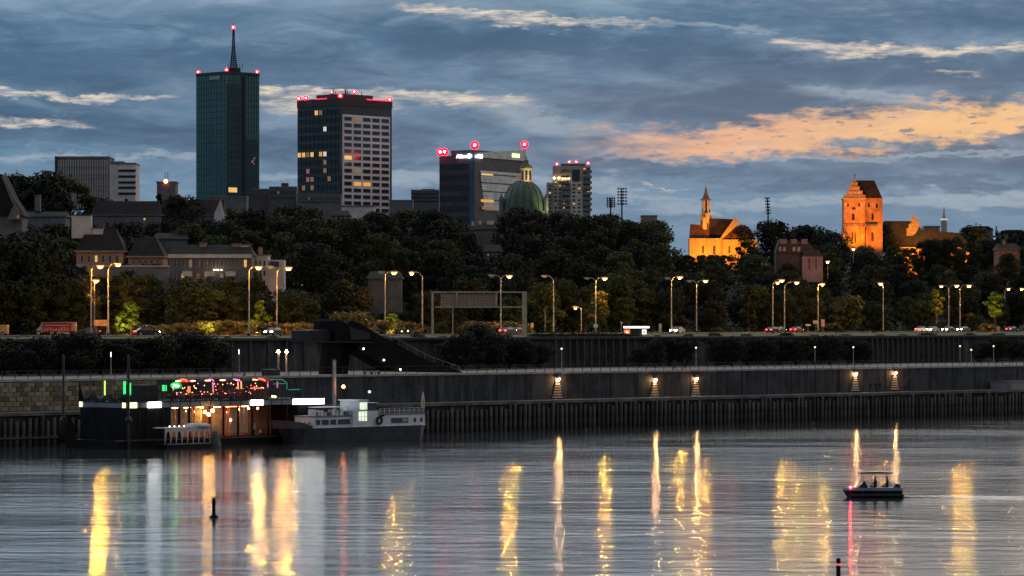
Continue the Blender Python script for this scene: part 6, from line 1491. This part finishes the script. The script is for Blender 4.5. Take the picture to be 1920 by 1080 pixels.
# ------------------------------------------------------------ HOUSEBOAT
BH = (452 - 482) * CT
q = QF('houseboat', 'white and grey barge houseboat with a lit wheelhouse door, moored behind the restaurant barge', 'boat', 680, BH, 0); rt = q.root
H_ = lambda px: qa(px, BH) - q.a0
Zh = lambda px, py: qz(px, py, BH)
hull_navy = mat('hull_navy', (.035, .042, .058), .4, 0, .3, .5); cab = mat('cabin_pale', (.55, .60, .68), .6, 0, .1, .6); cab_l = mat('cabin_stripe', (.65, .68, .72), .6)
def ring(z, k, w):
    return [(H_(548) + k, 2.2), (H_(556) + k * .6, 1.0), (H_(575), .25), (H_(610), 0), (H_(790), 0), (H_(806) - k * .4, .9), (H_(808) - k * .4, 2.2), (H_(806) - k * .4, 3.6), (H_(790), 4.5), (H_(610), 4.5), (H_(575), 4.2), (H_(556) + k * .6, 3.4)]
MB().plan([(x_, 2.2 + (y_ - 2.2) * .85) for x_, y_ in ring(0, 1.6, 0)], -.5, 2.0, top=ring(0, 0, 0)).build('hull', hull_navy, rt)
MB().side([(H_(549), 2.003), (H_(600), 2.003), (H_(596), 2.15), (H_(575), 2.7), (H_(548), 3.0)], .7, 3.8).build('bow_bulwark', hull_navy, rt)
MB().box(H_(593), H_(664), .5, 4.0, 2.003, 3.35).build('fore_cabin', cab, rt)
MB().box(H_(664.3), H_(712), .25, 4.2, 2.003, 4.0).build('mid_cabin', cab, rt)
MB().box(H_(711), H_(800), .3, 4.2, 2.003, 3.45).build('aft_cabin', cab, rt)
MB().box(H_(592), H_(800), .2, .28, 2.0, 2.12).build('white_stripe', cab_l, rt)
MB().box(H_(711) + .02, H_(800), .2, 4.3, 3.453, 3.55).build('aft_roof', frame_grey, rt)
MB().box(H_(592), H_(664), .4, 4.1, 3.353, 3.5).build('fore_roof', frame_grey, rt)
MB().box(H_(674), H_(690), .1, 3.6, 4.003, 5.3).build('wheelhouse', cab, rt)
MB().box(H_(672), H_(691), -.05, 3.8, 5.303, 5.42).build('wheelhouse_roof', cab_l, rt)
MB().box(H_(690.3), H_(712), .5, 3.4, 4.003, 4.95).build('wheelhouse_rear', MATS['glass_dark'], rt)
MB().box(H_(689), H_(713), .35, 3.5, 4.953, 5.05).build('rear_roof', cab, rt)
lh = glow_mat('wheelhouse_light', (.85, .95, .7), 1.1, None, .4, 1.0)
for a_, b_ in ((675.5, 679), (680, 684), (685, 689)): MB().box(H_(a_), H_(b_), .05, .099, 4.2, 5.1).build('wheelhouse_window', lh, rt)
MB().box(H_(675), H_(690), .18, .245, 2.75, 3.95).build('lit_door', lh, rt)
for px in (679, 684.5): MB().box(H_(px) - .03, H_(px) + .03, .14, .179, 2.75, 3.95).build('door_bar', cab_l, rt)
MB().box(H_(675), H_(690), .14, .176, 3.3, 3.36).build('door_bar', cab_l, rt)
for a_, b_, y_ in ((597, 605, .5), (608, 621, .5), (624, 635, .5), (638, 661, .5), (736, 768, .3)):
    fr = MB().box(H_(a_) - .06, H_(b_) + .06, y_ - .05, y_ - .005, 2.3, 3.1).build('window', cab_l, rt); MB().box(H_(a_), H_(b_), y_ - .08, y_ - .052, 2.37, 3.03).build('pane', MATS['glass_dark'], fr)
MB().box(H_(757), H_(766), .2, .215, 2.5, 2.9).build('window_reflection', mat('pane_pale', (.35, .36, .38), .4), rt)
for px in (781, 793):
    o = MB().lathe([(.26, -.03), (.26, .03)], 16).build('porthole', MATS['glass_dark'], rt, loc=(H_(px), .28, 2.7)); o.rotation_euler = (R(90), 0, 0); o.scale = (.8, 1.2, 1)
b = MB(); n_ = 18
for k_ in range(n_):
    t0_, t1_ = 2 * math.pi * k_ / n_, 2 * math.pi * (k_ + 1) / n_
    b.tube([(math.cos(t0_) * .45, 0, math.sin(t0_) * .45), (math.cos(t1_) * .45, 0, math.sin(t1_) * .45)], .13, 6)
b.build('tyre_fender', tyre, rt, loc=(H_(712), .05, 2.75))
MB().side([(H_(713), 3.0), (H_(725), 3.45), (H_(718), 3.45), (H_(711), 3.2)], .1, .22).build('tarpaulin', blk, rt)
for px, t_ in ((690, 741), (698, 738), (706, 737)): MB().tube([(H_(px), 1.5, 4.9), (H_(px), 1.5, Zh(px, t_))], .05, 5).build('mast', dark_metal, rt)
MB().box(H_(686), H_(697), 1.4, 1.6, Zh(690, 734), Zh(690, 733)).build('radar_bar', dark_metal, rt)
MB().ball((H_(708), 1.5, Zh(708, 735)), .2, 10).build('mast_globe', glow_mat('globe_white', (.85, .88, .9), .9), rt)
# rails, gear on the roofs
for za in (3.9, 4.25): MB().box(H_(714), H_(798), .28, .33, za, za + .04).build('roof_rail', cab_l, rt)
rp2 = MB().box(-.03, .03, -.02, .03, 0, .75).mesh('roof_rail_post', cab_l)
for i in range(10): link('roof_rail_post', rp2, rt, (H_(715 + i * 9.2), .3, 3.55))
MB().box(H_(712), H_(800), .36, .4, 3.56, 4.15).build('canvas_dodger', mat('dodger', (.13, .15, .18), .8, 0, .3, 1.5), rt)
rgear = random.Random(2)
for i in range(9):
    px = 597 + i * 7.4; w_ = rgear.uniform(.2, .5); MB().box(H_(px), H_(px) + w_, 1, 1.9, 3.503, 3.55 + rgear.uniform(.3, .8)).build('roof_crate', rgear.choice([cab, frame_grey, cab_l, plaster_grey]), rt)
MB().box(H_(610), H_(663), .9, 3.2, 4.5, 4.58).build('awning', cab_l, rt)
for px in (611, 628, 645, 662): MB().tube([(H_(px), 1, 3.5), (H_(px), 1, 4.5)], .03, 4).build('awning_post', dark_metal, rt)
for i in range(8):
    px = 572 + i * 4; MB().ball((H_(px), 1.2 + .2 * (i % 2), 2.5 + .12 * (i % 3)), .17 + .05 * (i % 2), 6).build('deck_float', rgear.choice([plaster_pale, cab, frame_grey]), rt)
MB().side([(H_(798), 2.0), (H_(806), 2.0), (H_(812), 3.0), (H_(806), 2.9)], 1.5, 2.8).build('stern_davit', frame_grey, rt)
x_, y_ = q2w(qa(793, BH + 1.5), BH + 1.5); o = thing('closed_parasol', 'closed cream parasol standing on the stern of the houseboat', 'parasol', (x_, y_, 3.55), YAW)
MB().tube([(0, 0, 0), (0, 0, 2.7)], .03, 5).build('pole', dark_metal, o)
MB().lathe([(.14, .5), (.24, .65), (.26, 1.2), (.2, 1.9), (.1, 2.5), (.02, 2.75)], 10).build('folded_canopy', mat('cream_canvas', (.5, .47, .34), .9), o, True)

# ------------------------------------------------------------ ON THE RIVER
D = 296.0; bx = xx(1635, D)
o = rtm = thing('motor_boat', 'small dark motor boat with a flat black canopy and one red bow light, heading left', 'boat', (bx, D, 0)); k = D / F
m_x = lambda px: (px - 1635) * k
m_z = lambda py: EYE + (HZ - py) * k
dk = mat('boat_dark', (.015, .016, .02), .35); bstr = mat('boat_grey', (.16, .18, .24), .45)
def hull_ring(y0, x0): return [(m_x(1580) + x0, 0), (m_x(1592) + x0 * .5, -y0 * .8), (m_x(1612), -y0), (m_x(1690), -y0), (m_x(1692), 0), (m_x(1690), y0), (m_x(1612), y0), (m_x(1592) + x0 * .5, y0 * .8)]
MB().plan(hull_ring(.75, .5), -.2, .62, top=hull_ring(1.0, 0)).build('hull', dk, o)
MB().plan(hull_ring(1.03, -.1), .621, .86, top=hull_ring(.98, 0)).build('topside', bstr, o)
for s_ in (-1, 1): MB().tube([(m_x(1594), s_ * .85, .18), (m_x(1608), s_ * 1.02, .2), (m_x(1692), s_ * 1.02, .2)], .16, 8).build('side_float', dk, o)
MB().side([(m_x(1606), .861), (m_x(1626), .861), (m_x(1622), 1.25), (m_x(1618), 1.4), (m_x(1616), 1.25), (m_x(1609), .98)], -.7, .7).build('console', dk, o)
MB().side([(m_x(1612), 1.0), (m_x(1618), 1.42), (m_x(1622), 1.4), (m_x(1617), 1.0)], -.72, -.701).build('windscreen', MATS['glass_dark'], o)
MB().side([(m_x(1674), .861), (m_x(1688), .861), (m_x(1688), .98), (m_x(1683), 1.22), (m_x(1679), 1.2)], -.4, .4).build('outboard_motor', dk, o)
MB().side([(m_x(1610), m_z(887.5)), (m_x(1612), m_z(885)), (m_x(1640), m_z(883.8)), (m_x(1672), m_z(885)), (m_x(1674), m_z(887))], -.8, .8).build('canopy', dk, o)
for px in (1616, 1668):
    for s_ in (-.75, .75): MB().tube([(m_x(px), s_, .86), (m_x(px + (2 if px < 1640 else -2)), s_, m_z(886.5))], .018, 5).build('canopy_post', dark_metal, o)
MB().ball((m_x(1593), -.85, .9), .1, 8).build('port_light', glow_mat('port_red', (1, .02, .05), 60), o)
MB().tube([(m_x(1579), 0, .75), (m_x(1584), -.2, 1.0), (m_x(1592), -.6, 1.0)], .02, 5).build('bow_rail', pole_m, o)
person((bx + m_x(1641), D, .5), -1.4, 'sit', cloth_d, 'person in dark clothes sitting low in the motor boat')
person((bx + m_x(1664), D + .3, .5), -1.7, 'sit', cloth_d, 'person sitting at the stern of the motor boat')
# wake: low smooth ridges spreading from the stern
def wake(sx, ln, dev, amp):
    b = MB(); n_ = 40
    for i in range(n_):
        t_ = i / (n_ - 1); x_ = bx + m_x(1692) + t_ * ln; y_ = D + sx * (.5 + dev * t_); w_ = .35 + .5 * t_; h_ = amp * (1 - t_) * (.8 + .2 * math.sin(i * 1.9)) + .003
        for s_, hh in ((-w_, .0), (-w_ * .5, h_ * .7), (0, h_), (w_ * .5, h_ * .7), (w_, 0)): b.v.append((x_, y_ + s_, hh - .002 if hh == 0 else hh))
    for i in range(n_ - 1):
        for j in range(4): b.f.append((i * 5 + j, i * 5 + j + 1, (i + 1) * 5 + j + 1, (i + 1) * 5 + j)); b.m.append(0)
    b.build('river_wake', wm, smooth=True)['kind'] = 'structure'
wake(1, 13, 1.2, .16); wake(-1, 14, 3.2, .16); wake(0, 12, .2, .2)
D = 265.0; o = thing('spar_buoy', 'black spar buoy standing alone in the water at the left', 'buoy', (xx(401, D), D, 0)); k = D / F
MB().lathe([(.2, -1), (.2, .15), (.13, .3), (.12, 1.0), (.16, 1.02), (.15, 1.28), (.03, 1.6)], 10).build('spar', blk, o, True); MB().lathe([(.36, -.1), (.34, .1), (.14, .2)], 12).build('float', blk, o, True)
D = 186.0; o = thing('marker_post', 'black marker post with a glowing red band at the bottom edge', 'post', (xx(1572, D), D, -1)); k = D / F
MB().lathe([(.12, 0), (.12, 3.25)], 12).build('post', blk, o, True); MB().lathe([(.125, 2.87), (.125, 2.95)], 12).build('red_band', glow_mat('band_red', (1, .1, .08), 1.2), o, True)
for px, py, lb in ((1525, 792, 'tiny water bird floating right of the middle'), (1123, 801, 'tiny pale water bird in the dark water, right one'), (1100, 805, 'tiny pale water bird in the dark water, left one')):
    D = EYE * F / (py + 2 - HZ); o = thing('water_bird', lb, 'bird', (xx(px, D), D, 0)); MB().ball((0, 0, .1), .16, 8, sz=.8).ball((-.2, 0, .3), .07, 6).build('body', plaster_grey, o, True); MB().side([(.1, .12), (.34, .2), (.1, .22)], -.04, .04).build('tail', blk, o)
